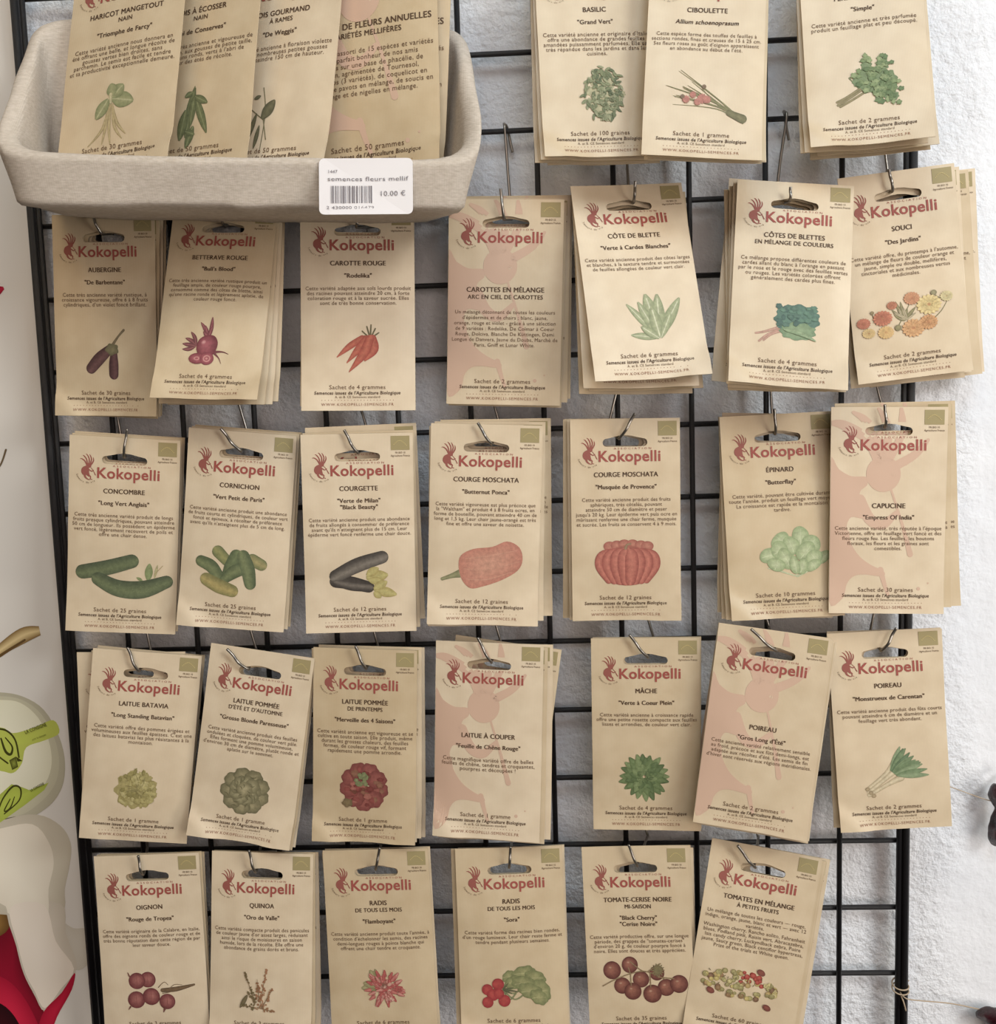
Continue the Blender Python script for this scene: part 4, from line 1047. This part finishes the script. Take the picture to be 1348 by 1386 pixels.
PLACE = {   # what singles each packet out: (what is printed on it, word for the hook)
'basilic': 'a leafy green basil sprig', 'ciboulette': 'a bunch of chives with pink flowers', 'persil': 'a bunch of flat green parsley',
'aubergine': 'two dark purple aubergines', 'betterave': 'a red beetroot with cut slices', 'carotte': 'a bunch of red carrots',
'carottes': 'a pale dancing figure and the word CAROTTES', 'blette': 'pale green fanned chard leaves', 'blettes': 'crinkled dark chard with pink stalks',
'souci': 'orange and yellow marigolds', 'concombre': 'two long green cucumbers', 'cornichon': 'a heap of small green gherkins',
'courgette': 'two dark courgettes with yellow flowers', 'butternut': 'a smooth pinkish butternut squash', 'musquee': 'a round ribbed red pumpkin',
'epinard': 'pale green spinach leaves', 'capucine': 'a pale dancing figure and the word CAPUCINE', 'batavia': 'a frilly yellowish lettuce',
'pommee': 'a round grey-green lettuce head', 'merveille': 'a red lettuce with green heart', 'couper': 'a pale dancing figure and LAITUE À COUPER',
'mache': 'a spiky dark green lettuce rosette', 'poireau_ete': 'a pale dancing figure and the word POIREAU', 'poireau': 'leeks with green tops',
'oignon': 'a string of red onions', 'quinoa': 'reddish quinoa sprigs', 'flamboyant': 'a bunch of pink radishes', 'sora': 'round red radishes with leaves',
'cerise': 'a truss of dark red tomatoes', 'tomates': 'a heap of small mixed tomatoes',
'haricot': 'pale beans under green leaves', 'pois': 'dark green pea pods', 'gourmand': 'dark pods on thin stems', 'fleurs': 'FLEURS ANNUELLES and a pale figure'}
SHORT = {'basilic': 'basil', 'ciboulette': 'chives', 'persil': 'parsley', 'aubergine': 'aubergine', 'betterave': 'beetroot', 'carotte': 'red carrot',
'carottes': 'CAROTTES EN MÉLANGE', 'blette': 'pale green chard', 'blettes': 'pink-stalked chard', 'souci': 'marigold', 'concombre': 'cucumber',
'cornichon': 'gherkin', 'courgette': 'courgette', 'butternut': 'butternut squash', 'musquee': 'ribbed red pumpkin', 'epinard': 'spinach', 'capucine': 'CAPUCINE',
'batavia': 'yellowish frilly lettuce', 'pommee': 'grey-green lettuce', 'merveille': 'red lettuce', 'couper': 'LAITUE À COUPER', 'mache': 'green rosette lettuce',
'poireau_ete': 'pale-figure POIREAU', 'poireau': 'leek', 'oignon': 'red onion', 'quinoa': 'quinoa', 'flamboyant': 'pink radish bunch', 'sora': 'round red radish',
'cerise': 'dark tomato truss', 'tomates': 'mixed tomato heap'}
ORD = ['directly behind', 'second behind', 'third behind', 'fourth behind', 'fifth behind']
GROUP = 'kraft seed packets hanging on the wire grid'
def pose(o, q):
    o.location = (q[0], q[2], q[1])
    o.rotation_euler = (q[3], q[4], q[5])
    o.scale = (1 + q[6], 1, 1)
FRONT = {}
for idx, (nm, qs) in enumerate(POSES.items()):
    if nm == 'fleurs2': continue
    big = 1.24 if nm == 'fleurs' else 1.12 if nm in ('haricot', 'pois', 'gourmand') else 1.0
    o = make_packet(nm, 100 + idx * 7, big)
    FRONT[nm] = o
    for x in [o] + list(o.children):
        CHILD[x.name] = list(x.children)
    pose(o, qs[0])
    if big > 1:
        tag(o, 'kraft packet standing in the linen basket, showing ' + PLACE[nm], 'seed packet', 'seed packets standing in the basket')
        continue
    tag(o, 'kraft seed packet foremost on its hook, showing ' + PLACE[nm], 'seed packet', GROUP)
    for k, q in enumerate(qs[1:]):
        c = copy_tree(o)
        pose(c, q)
        tag(c, 'kraft seed packet %s the front %s packet on its hook' % (ORD[k], SHORT[nm]), 'seed packet', GROUP)
c = copy_tree(FRONT['fleurs']); pose(c, POSES['fleurs2'][0])
tag(c, 'rearmost large kraft packet at the right end of the linen basket', 'seed packet', 'seed packets standing in the basket')

# ------------------------------------------------------------------ wire hooks
HOOKS = {
'aubergine': [[0.0094, 0.0, 1.45], [0.0117, -0.0065, 1.4426], [0.0125, -0.0278, 1.4406], [0.0072, -0.0328, 1.4569]],
'betterave': [[0.086, 0.0, 1.5], [0.1003, -0.0065, 1.4449], [0.0942, -0.0297, 1.4429], [0.0945, -0.0347, 1.4523]],
'carotte': [[0.1748, 0.0, 1.5], [0.1902, -0.0065, 1.4403], [0.1808, -0.0256, 1.4383], [0.1833, -0.0306, 1.4449]],
'carottes': [[0.2789, 0.0, 1.5], [0.2819, -0.0065, 1.4414], [0.277, -0.0294, 1.4394], [0.2755, -0.0344, 1.4584]],
'blette': [[0.3584, 0.0, 1.5], [0.3601, -0.0065, 1.4487], [0.3605, -0.0278, 1.4467], [0.3615, -0.0328, 1.4597]],
'blettes': [[0.4628, 0.0, 1.5], [0.4555, -0.0065, 1.4441], [0.4561, -0.0408, 1.4421], [0.4561, -0.0458, 1.4505]],
'souci': [[0.5237, 0.0, 1.5], [0.53, -0.0065, 1.4493], [0.525, -0.023, 1.4473], [0.5218, -0.028, 1.461]],
'concombre': [[0.0009, 0.0, 1.35], [0.0081, -0.0065, 1.2957], [0.0207, -0.0382, 1.2937], [0.0249, -0.0432, 1.3124]],
'cornichon': [[0.0838, 0.0, 1.35], [0.0975, -0.0065, 1.2972], [0.0989, -0.0381, 1.2952], [0.0872, -0.0431, 1.3109]],
'courgette': [[0.1667, 0.0, 1.35], [0.1813, -0.0065, 1.2936], [0.1765, -0.0391, 1.2916], [0.1688, -0.0441, 1.3074]],
'butternut': [[0.2578, 0.0, 1.35], [0.2717, -0.0065, 1.2968], [0.2643, -0.0389, 1.2948], [0.2562, -0.0439, 1.3093]],
'musquee': [[0.3559, 0.0, 1.35], [0.3424, -0.0065, 1.2978], [0.3476, -0.0385, 1.2958], [0.3576, -0.0435, 1.3121]],
'epinard': [[0.4515, 0.0, 1.35], [0.4534, -0.0065, 1.2972], [0.4487, -0.0324, 1.2952], [0.4476, -0.0374, 1.3117]],
'capucine': [[0.5163, 0.0, 1.35], [0.5278, -0.0065, 1.3005], [0.5152, -0.0441, 1.2985], [0.5139, -0.0491, 1.3131]],
'batavia': [[0.0087, 0.0, 1.2], [0.0178, -0.0065, 1.1502], [0.021, -0.0408, 1.1482], [0.0155, -0.0458, 1.1655]],
'pommee': [[0.0803, 0.0, 1.2], [0.0934, -0.0065, 1.1496], [0.0957, -0.0406, 1.1476], [0.0829, -0.0456, 1.163]],
'merveille': [[0.1669, 0.0, 1.2], [0.1802, -0.0065, 1.1487], [0.1756, -0.0411, 1.1467], [0.1697, -0.0461, 1.1631]],
'couper': [[0.2532, 0.0, 1.2], [0.2659, -0.0065, 1.1512], [0.2596, -0.0415, 1.1492], [0.2513, -0.0465, 1.1672]],
'mache': [[0.3592, 0.0, 1.2], [0.3716, -0.0065, 1.1522], [0.3631, -0.0408, 1.1502], [0.3512, -0.0458, 1.1666]],
'poireau_ete': [[0.4396, 0.0, 1.2], [0.4503, -0.0065, 1.1589], [0.4437, -0.0549, 1.1569], [0.4275, -0.0599, 1.1725]],
'poireau': [[0.5298, 0.0, 1.2], [0.5185, -0.0065, 1.1525], [0.516, -0.0379, 1.1505], [0.5246, -0.0429, 1.1665]],
'oignon': [[-0.0046, 0.0, 1.05], [0.0051, -0.0065, 1.0077], [0.0155, -0.0457, 1.0057], [0.014, -0.0507, 1.0206]],
'quinoa': [[0.0797, 0.0, 1.05], [0.0884, -0.0065, 1.0081], [0.0937, -0.0454, 1.0061], [0.0907, -0.0504, 1.0234]],
'flamboyant': [[0.1722, 0.0, 1.05], [0.1758, -0.0065, 1.0094], [0.1765, -0.0458, 1.0074], [0.1803, -0.0508, 1.0243]],
'sora': [[0.2623, 0.0, 1.05], [0.269, -0.0065, 1.0097], [0.2672, -0.0458, 1.0077], [0.2687, -0.0508, 1.0239]],
'cerise': [[0.3544, 0.0, 1.05], [0.365, -0.0065, 1.0095], [0.3534, -0.0453, 1.0075], [0.3475, -0.0503, 1.0239]],
'tomates': [[0.4311, 0.0, 1.05], [0.4423, -0.0065, 1.0073], [0.4316, -0.0452, 1.0053], [0.4198, -0.0502, 1.0223]],
'basilic': [[0.3359, 0.0, 1.65], [0.3476, -0.0065, 1.589], [0.3377, -0.0311, 1.587], [0.3364, -0.0361, 1.6037]],
'ciboulette': [[0.4089, 0.0, 1.65], [0.4229, -0.0065, 1.5806], [0.4067, -0.0461, 1.5786], [0.4056, -0.0511, 1.5954]],
'persil': [[0.5031, 0.0, 1.65], [0.5166, -0.0065, 1.5882], [0.5014, -0.0324, 1.5862], [0.4984, -0.0374, 1.6024]],
}
for nm, (anchor, bottom, hole, tip) in HOOKS.items():
    # anchor on a grid wire, foot of the shank, point in the packet's hole, upturned end
    A, B, P, T = Vector(anchor), Vector(bottom), Vector(hole), Vector(tip)
    root = bpy.data.objects.new('wire_hook', None); COL.objects.link(root); root.location = A
    tag(root, 'thin steel wire hook carrying the %s packets' % SHORT[nm], 'hook', 'steel hooks on the wire grid')
    pts = [A + Vector((.005, .0085, -.013)), A + Vector((.003, .0082, -.003)), A + Vector((.0015, .0055, .0035)), A + Vector((0, .0019, .0046)), A + Vector((0, -.002, .0036)),
           A + Vector((.0004, -.0046, -.001)), A.lerp(B, .5) + Vector((0, -.001, 0)), B]
    vs, fs = tube_geo(smooth_path([p - A for p in pts], 6), .00095, 8)
    link('hanger', mesh_from('hanger', vs, fs, [M_STEEL]), root)
    d = (P - B)
    pts = [B, B + d * .15, B + d * .5, B + d * .85, P, P + Vector((0, -.0028, .0006)), P.lerp(T, .4) + Vector((0, -.0035, -.0005)), T.lerp(P, .3) + Vector((0, -.001, 0)), T]
    vs, fs = tube_geo(smooth_path([p - A for p in pts], 6), .00095, 8)
    link('prong', mesh_from('prong', vs, fs, [M_STEEL]), root)

# ------------------------------------------------------------------ linen basket
bk = bpy.data.objects.new('basket', None); COL.objects.link(bk)
bk.location = (.111, -.014, 1.4565); bk.rotation_euler = (0, math.radians(2.8), math.radians(3))
tag(bk, 'shallow linen-lined basket hung on the top left of the wire rack', 'basket')
def basket_shell(depth_f, t, z0, rimdrop, wide_t, wide_b, zf, zb, y_f, y_fb, mat, name, wob):
    """open bin: low front, sloping sides, tall back, flared; t = wall thickness"""
    NP = 72; NL = 9
    def loop(s, inset):
        # s 0 floor .. 1 rim
        pts = []
        hw = (wide_b + (wide_t - wide_b) * s) / 2 - inset
        yf = (y_fb + (y_f - y_fb) * s) + inset
        yb = -.001 - inset
        cx, cy = 0, (yf + yb) / 2; hy = (yb - yf) / 2
        r = .018
        for k in range(NP):
            a = 2 * PI * k / NP
            ca, sa = math.cos(a), math.sin(a)
            n_ = 20
            m = (abs(ca / hw) ** n_ + abs(sa / hy) ** n_) ** (-1 / n_)
            x, y = ca * m, sa * m
            ty = (y + cy - yf) / (yb - yf)                     # 0 front, 1 back
            ztop = zf + (zb - zf) * max(0, min(1, ty)) ** .9
            z = z0 + (ztop - z0) * s
            w_ = (noise.noise(Vector((x * 22, y * 22 + 5, z * 22))) + .6 * noise.noise(Vector((x * 55, y * 55, z * 40)))) * wob
            pts.append(Vector((x + cx + w_ + .010 * (1 - ty), y + cy + w_ * .8, z + w_)))
        return pts
    vs, fs = [], []
    levels = [(i / NL, 0) for i in range(NL + 1)]
    loops = [loop(s, 0) for s, i_ in levels]
    # rounded rim
    top_o, top_i = loop(1, 0), loop(1, t)
    for q in (.25, .5, .75):
        loops.append([a.lerp(b2, q) + Vector((0, 0, t * .32 * math.sin(PI * q))) for a, b2 in zip(top_o, top_i)])
    loops += [loop(1 - i / NL, t) for i in range(NL + 1)]
    last = loops[-1]
    loops[-1] = [p + Vector((0, 0, t * .6)) for p in last]
    for l_ in loops: vs += l_
    for a in range(len(loops) - 1):
        for k in range(NP):
            fs.append((a * NP + k, a * NP + (k + 1) % NP, (a + 1) * NP + (k + 1) % NP, (a + 1) * NP + k))
    def cap(base, flip):
        c = len(vs); vs.append(sum((vs[base + k] for k in range(NP)), Vector()) / NP)
        for k in range(NP):
            f = (base + k, base + (k + 1) % NP, c)
            fs.append(f[::-1] if not flip else f)
    cap(0, False); cap((len(loops) - 1) * NP, True)
    me = mesh_from(name, vs, fs, [mat])
    bm = bmesh.new(); bm.from_mesh(me); bmesh.ops.recalc_face_normals(bm, faces=bm.faces[:]); bm.to_mesh(me); bm.free()
    o = link(name, me, bk)
    sb = o.modifiers.new('soft', 'SUBSURF'); sb.levels = 1; sb.render_levels = 1
    return o
basket_shell(0, .0105, -.0128, 0, .283, .262, .0135, .114, -.106, -.099, M_LINEN, 'linen_liner', .0019)
# price label on the front
plabel = bpy.data.objects.new('price_label', None)
LW, LH = 53.5, 32.2
def lab_surf(x, y, off=0.0):
    return Vector((x, -.0006 - off + .0009 * math.cos(x * 60), y))
ring = []
for cx, cy, a0 in ((LW / 2 - 3, LH / 2 - 3, 0), (-LW / 2 + 3, LH / 2 - 3, 90), (-LW / 2 + 3, -LH / 2 + 3, 180), (LW / 2 - 3, -LH / 2 + 3, 270)):
    for k in range(6):
        a = math.radians(a0 + 18 * k); ring.append((cx + 3 * math.cos(a), cy + 3 * math.sin(a)))
nr = len(ring); RR = 6
vs = [lab_surf(x * r / RR / 1000, y * r / RR / 1000) for r in range(1, RR + 1) for x, y in ring] + [lab_surf(0, 0)]
vs += [v + Vector((0, .0003, 0)) for v in vs]
nh = RR * nr + 1
fs = []
for r in range(RR - 1):
    for k in range(nr):
        a, b2 = r * nr + k, r * nr + (k + 1) % nr
        fs.append((a, b2, b2 + nr, a + nr)); fs.append((a + nh, a + nr + nh, b2 + nr + nh, b2 + nh))
for k in range(nr):
    fs.append((nh - 1, (k + 1) % nr, k)); fs.append((2 * nh - 1, nh + k, nh + (k + 1) % nr))
    a, b2 = (RR - 1) * nr + k, (RR - 1) * nr + (k + 1) % nr
    fs.append((a, b2, b2 + nh, a + nh))
me = mesh_from('price_label', vs, fs, [M_LABEL], False)
bm = bmesh.new(); bm.from_mesh(me); bmesh.ops.recalc_face_normals(bm, faces=bm.faces[:]); bm.to_mesh(me); bm.free()
pl = link('price_label', me, bk)
pl['label'] = 'white printed price label with barcode'
pl.location = (.0835, -.1078, .0002); pl.rotation_euler = (math.radians(-8), math.radians(-1.2), 0)
L = Lines()
L.put(LBL[0], -LW / 2 + 8, LH / 2 - 8.5, 2.7, 0)
L.put(LBL[1], -LW / 2 + 5, LH / 2 - 13, 3.6, 0, width=46, align='L')
L.put(LBL[2], 15.5, -5.5, 4.0, 0, width=14)
L.put(LBL[3], -9.0, -13.0, 2.5, 0, width=27)
rnd = random.Random(21); x = -20.0
while x < 3.0:
    wbar = rnd.choice((.28, .28, .55, .85))
    L.rect(x, -9.6, x + wbar, .3, 0, 2.0); x += wbar + rnd.choice((.3, .5, .8))
link('label_print', L.build('label_print', lab_surf, [M_GREYINK], .0005), pl)

# ------------------------------------------------------------------ poster on the wall, left of the rack
px0, px1, pz0, pz1 = -.46, -.0445, .72, 1.78
poster = link('poster', mesh_from('poster', [(px0, .0118, pz0), (px1, .0118, pz0), (px1, .0118, pz1), (px0, .0118, pz1), (px0, .0129, pz0), (px1, .0129, pz0), (px1, .0129, pz1), (px0, .0129, pz1)],
      [(0, 1, 2, 3), (5, 4, 7, 6), (4, 0, 3, 7), (1, 5, 6, 2), (3, 2, 6, 7), (4, 5, 1, 0)], [M_BOARD], False))
tag(poster, 'large pale printed poster on the wall beside the left post of the rack', 'poster')
def poster_surf(x, y, off=0.0): return Vector((x, .0117 - off, y))
class PosterPrint(Print):
    """layout units run along the printed sheet; the sheet was hung a little crooked, hence the skew"""
    soft = False
    AX, AZ = [-59.306806, 0.559959, -0.047438], [1656.415691, -0.007973, -0.575286]
    def _p(self, x, y):
        return (self.AX[0] + self.AX[1] * x + self.AX[2] * y, self.AZ[0] + self.AZ[1] * x + self.AZ[2] * y)
def on_poster(name, draw, label=None):
    pr = PosterPrint(0, 0, 0, 0); draw(pr)
    o = link(name, pr.build(name, poster_surf, M_FLAT), poster)
    if label: o['label'] = label
    return o
LIME, OLV = (190, 201, 92), (66, 66, 22)
def d(p):
    p.leaf(-40, 446, 8, 428, 20, (176, 28, 58), (150, 20, 46)); p.leaf(-30, 415, 3, 423, 10, (176, 28, 58), (150, 20, 46))
    p.tube([(-14, 660), (2, 646), (10, 626)], [2, 2.2, 2.6], (110, 92, 66), (96, 80, 58))
on_poster('leaf_tip_print', d, 'red leaf tip and thin stem printed on the poster')
def d(p):
    p.tube([(-40, 912), (0, 882), (32, 862), (54, 856)], [12, 15, 20, 12], (222, 200, 150), (128, 100, 58), round_ends=False)
    p.tube([(-40, 916), (0, 889), (34, 868)], [3, 4, 3], (96, 72, 40), (110, 84, 48))
on_poster('gold_stem_print', d, 'printed golden stem end')
def d(p):
    p.poly([(-90, 960), (-40, 938), (0, 936), (32, 942), (60, 960), (80, 995), (88, 1030), (84, 1062), (68, 1086), (40, 1104), (0, 1116), (-60, 1120), (-100, 1050)], (206, 202, 172), (180, 174, 152), 8)
    p.poly([(-90, 964), (-40, 943), (0, 941), (30, 946), (56, 965), (74, 998), (80, 1030), (74, 1059), (54, 1083), (20, 1102), (-60, 1112), (-97, 1050)], (220, 216, 188), (194, 189, 164), 8)
    p.poly([(-90, 968), (-40, 948), (0, 946), (28, 950), (52, 970), (66, 1000), (70, 1030), (62, 1056), (40, 1080), (0, 1100), (-60, 1105), (-95, 1050)], (238, 234, 212), (226, 222, 196), 8)
    p.poly([(-60, 985), (0, 982), (18, 990), (48, 982), (72, 973), (80, 990), (60, 1000), (36, 1009), (30, 1030), (18, 1043), (0, 1040), (-60, 1030)], LIME, (186, 194, 92), 6)
    p.poly([(-40, 1110), (0, 1072), (16, 1058), (30, 1062), (40, 1066), (66, 1056), (60, 1066), (34, 1086), (0, 1110)], (182, 196, 84), (170, 182, 80), 6, smooth=False)
    p.tube([(-12, 984), (8, 986), (21, 999), (26, 1022)], [2.6, 2.6, 2.4, 2.4], OLV, OLV)
    p.poly([(22, 1021), (31, 1027), (24, 1028)], OLV, OLV, 2, smooth=False)
    p.tube([(-14, 1002), (-4, 1018), (11, 1030)], [2.4, 2.2, 2.2], OLV, OLV)
    p.tube([(2, 997), (8, 1014), (15, 1018), (17, 1008), (8, 996)], [2.2, 3.4, 3.4, 2.2, 1.6], OLV, OLV)
    p.poly([(13, 1026), (22, 1021), (25, 1035), (17, 1039)], (150, 158, 70), OLV, 2, smooth=False)
    p.tube([(-4, 1100), (4, 1078), (18, 1061), (28, 1064), (26, 1080), (6, 1098)], [1.8, 2, 2.6, 2.4, 1.8, 1.6], OLV, OLV)
    p.tube([(14, 1078), (6, 1094), (14, 1090), (20, 1075)], [1.4, 1.8, 1.8, 1.2], OLV, OLV)
bo = on_poster('bottle_print', d, 'printed white bottle with lime green label')
L = Lines()
pp = PosterPrint(0, 0, 0, 0)
q = pp._p(50, 985.5); q2 = pp._p(46, 999)
L.put(PSTR[0], q[0], q[1], 4.2, 0, width=17.5, rot=math.radians(20))
L.put(PSTR[1], pp._p(54, 996)[0], pp._p(54, 996)[1], 2.0, 0, width=11, rot=math.radians(19))
q = pp._p(52, 1063); L.put(PSTR[0], q[0], q[1], 3.0, 0, width=12, rot=math.radians(27))
link('bottle_lettering', L.build('bottle_lettering', poster_surf, [ink('poster_olive_ink', (84, 86, 36))], .0009), bo)
def d(p):
    p.poly([(82, 1246), (100, 1254), (122, 1258), (122, 1300), (103, 1312), (92, 1285)], (208, 201, 188), (202, 194, 180), 4)
    p.poly([(-80, 1130), (0, 1106), (50, 1099), (82, 1114), (96, 1138), (95, 1165), (88, 1200), (82, 1232), (10, 1236), (-80, 1215)], (222, 213, 194), (196, 187, 168), 9, c=(30, 1170))
    p.poly([(12, 1224), (82, 1220), (90, 1262), (105, 1308), (84, 1342), (61, 1370), (46, 1346), (32, 1318), (22, 1280)], (222, 211, 196), (204, 194, 178), 9, c=(54, 1280))
    p.poly([(-80, 1140), (0, 1118), (44, 1112), (66, 1136), (73, 1165), (66, 1200), (62, 1240), (14, 1236), (0, 1220), (-80, 1205)], (246, 238, 220), (232, 222, 204), 9, c=(20, 1175))
    p.poly([(14, 1226), (60, 1222), (76, 1272), (101, 1310), (82, 1340), (61, 1366), (47, 1342), (34, 1316), (24, 1278)], (244, 233, 219), (238, 226, 211), 9, c=(52, 1285))
on_poster('white_bottle_print', d, 'printed plain cream bottle with a torn lower edge')
def d(p):
    p.poly([(-60, 1230), (0, 1222), (13, 1240), (8, 1262), (-40, 1290)], (170, 132, 72), (96, 66, 34), 4)
    p.poly([(-60, 1280), (0, 1265), (15, 1248), (20, 1256), (24, 1290), (36, 1326), (52, 1358), (60, 1372), (72, 1420), (-60, 1430)], (150, 20, 46), (116, 14, 34), 8)
    p.poly([(-40, 1318), (0, 1322), (28, 1345), (50, 1385), (60, 1420), (40, 1430), (-30, 1380)], (206, 40, 70), (168, 24, 52), 6)
    p.poly([(-30, 1362), (0, 1360), (24, 1386), (30, 1420), (-30, 1430)], (60, 12, 20), (40, 8, 14), 4)
    p.poly([(60, 1370), (84, 1344), (102, 1316), (98, 1340), (78, 1378), (62, 1420), (52, 1400)], (196, 34, 64), (170, 24, 52), 5)
on_poster('red_petals_print', d, 'printed crimson petals below the cream bottle')


# ------------------------------------------------------------------ twine and dried chillies at the right
def twine(name, pts, r, label, extra=()):
    vs, fs = tube_geo(smooth_path(pts, 8), r, 8)
    o = link(name, mesh_from(name, vs, fs, [M_TWINE]))
    tag(o, label, 'twine')
    for nm, p2 in extra:
        v2, f2 = tube_geo(smooth_path(p2, 6), r * 1.15, 8)
        link(nm, mesh_from(nm, v2, f2, [M_TWINE]), o)
    return o
def coil(c, rx, ry, turns, drop, n=14):
    return [Vector((c[0] + rx * math.cos(2 * PI * k / n), c[1] + ry * math.sin(2 * PI * k / n), c[2] - drop * k / n + .0015 * math.sin(2 * PI * k / n))) for k in range(int(turns * n) + 1)]
RC = .544
k1 = coil((RC, .0, (0.5447, 0.0, 0.8946)[2]), .0058, .0044, 2.3, .0036)
twine('twine', [k1[-1], Vector((0.5447, -0.0065, 0.8862)), Vector((0.5535, -0.005, 0.883)), Vector((0.5795, 0.002, 0.8761)), Vector((0.6004, 0.002, 0.8715)), Vector((0.6145, 0.002, 0.868)), Vector((0.6404, 0.004, 0.8643))], .00045,
      'pale twine knotted round the right post near the bottom, holding the lower chilli',
      [('knot', k1), ('loose_end', [k1[-1], Vector((0.5439, -0.006, 0.8837)), Vector((0.5463, -0.005, 0.8751))])])
k2 = coil((RC, .0, (0.5472, 0.0, 1.0503)[2]), .0057, .0043, 2.2, .0016)
twine('twine', [k2[-1], Vector((0.5493, -0.0055, 1.052)), Vector((0.5783, 0.0, 1.039)), Vector((0.6048, 0.001, 1.0285)), Vector((0.6362, 0.003, 1.0195))], .00035,
      'thin thread running from behind the leek packets to the upper chilli', [('knot', k2)])
def chilli(pts, rads, stalk, label):
    root = bpy.data.objects.new('dried_chilli', None); COL.objects.link(root); root.location = pts[0]
    tag(root, label, 'chilli')
    P = smooth_path([tuple(p) for p in pts], 8)
    ts = [i * (len(rads) - 1) / (len(P) - 1) for i in range(len(P))]
    R = [rads[int(t)] + (rads[min(int(t) + 1, len(rads) - 1)] - rads[int(t)]) * (t - int(t)) for t in ts]
    vs, fs = tube_geo(P, R, 20)
    out = []
    for i, v in enumerate(vs):
        c = P[min(i // 20, len(P) - 1)]
        k = 1 + .22 * noise.noise(v * 160) + .10 * math.sin((i % 20) / 20 * 2 * PI * 4 + i // 20 * .1)
        q = c + (v - c) * k; out.append(Vector((q.x, min(q.y, .0118), q.z)) - Vector(pts[0]))
    sk = link('skin', mesh_from('skin', out, fs, [M_CHILLI]), root)
    m = sk.modifiers.new('soft', 'SUBSURF'); m.levels = 1; m.render_levels = 1
    vs, fs = tube_geo(smooth_path(stalk, 5), .0016, 8)
    link('stalk', mesh_from('stalk', [v - Vector(pts[0]) for v in vs], fs, [M_STALK]), root)
chilli([(0.6106, 0.001, 1.0403), (0.6093, 0.0, 1.0331), (0.6115, 0.0, 1.0234), (0.6107, 0.0, 1.0136), (0.6089, 0.0, 1.0038), (0.6089, 0.002, 0.9958)], [.0035, .0066, .0042, .0052, .0056, .002],
       [(0.6112, 0.001, 1.0381), (0.6144, 0.003, 1.0448), (0.6188, 0.004, 1.0475)], 'upper dark red dried chilli on a thread at the right edge')
chilli([(0.5984, 0.002, 0.8669), (0.6033, 0.0, 0.8682), (0.6127, 0.0, 0.8647), (0.6243, 0.0, 0.8556), (0.6359, 0.002, 0.8405)], [.0015, .0046, .0075, .007, .002],
       [(0.6348, 0.002, 0.8428), (0.6432, 0.004, 0.8356), (0.6489, 0.005, 0.8315)], 'lower dark red dried chilli in the bottom right corner')
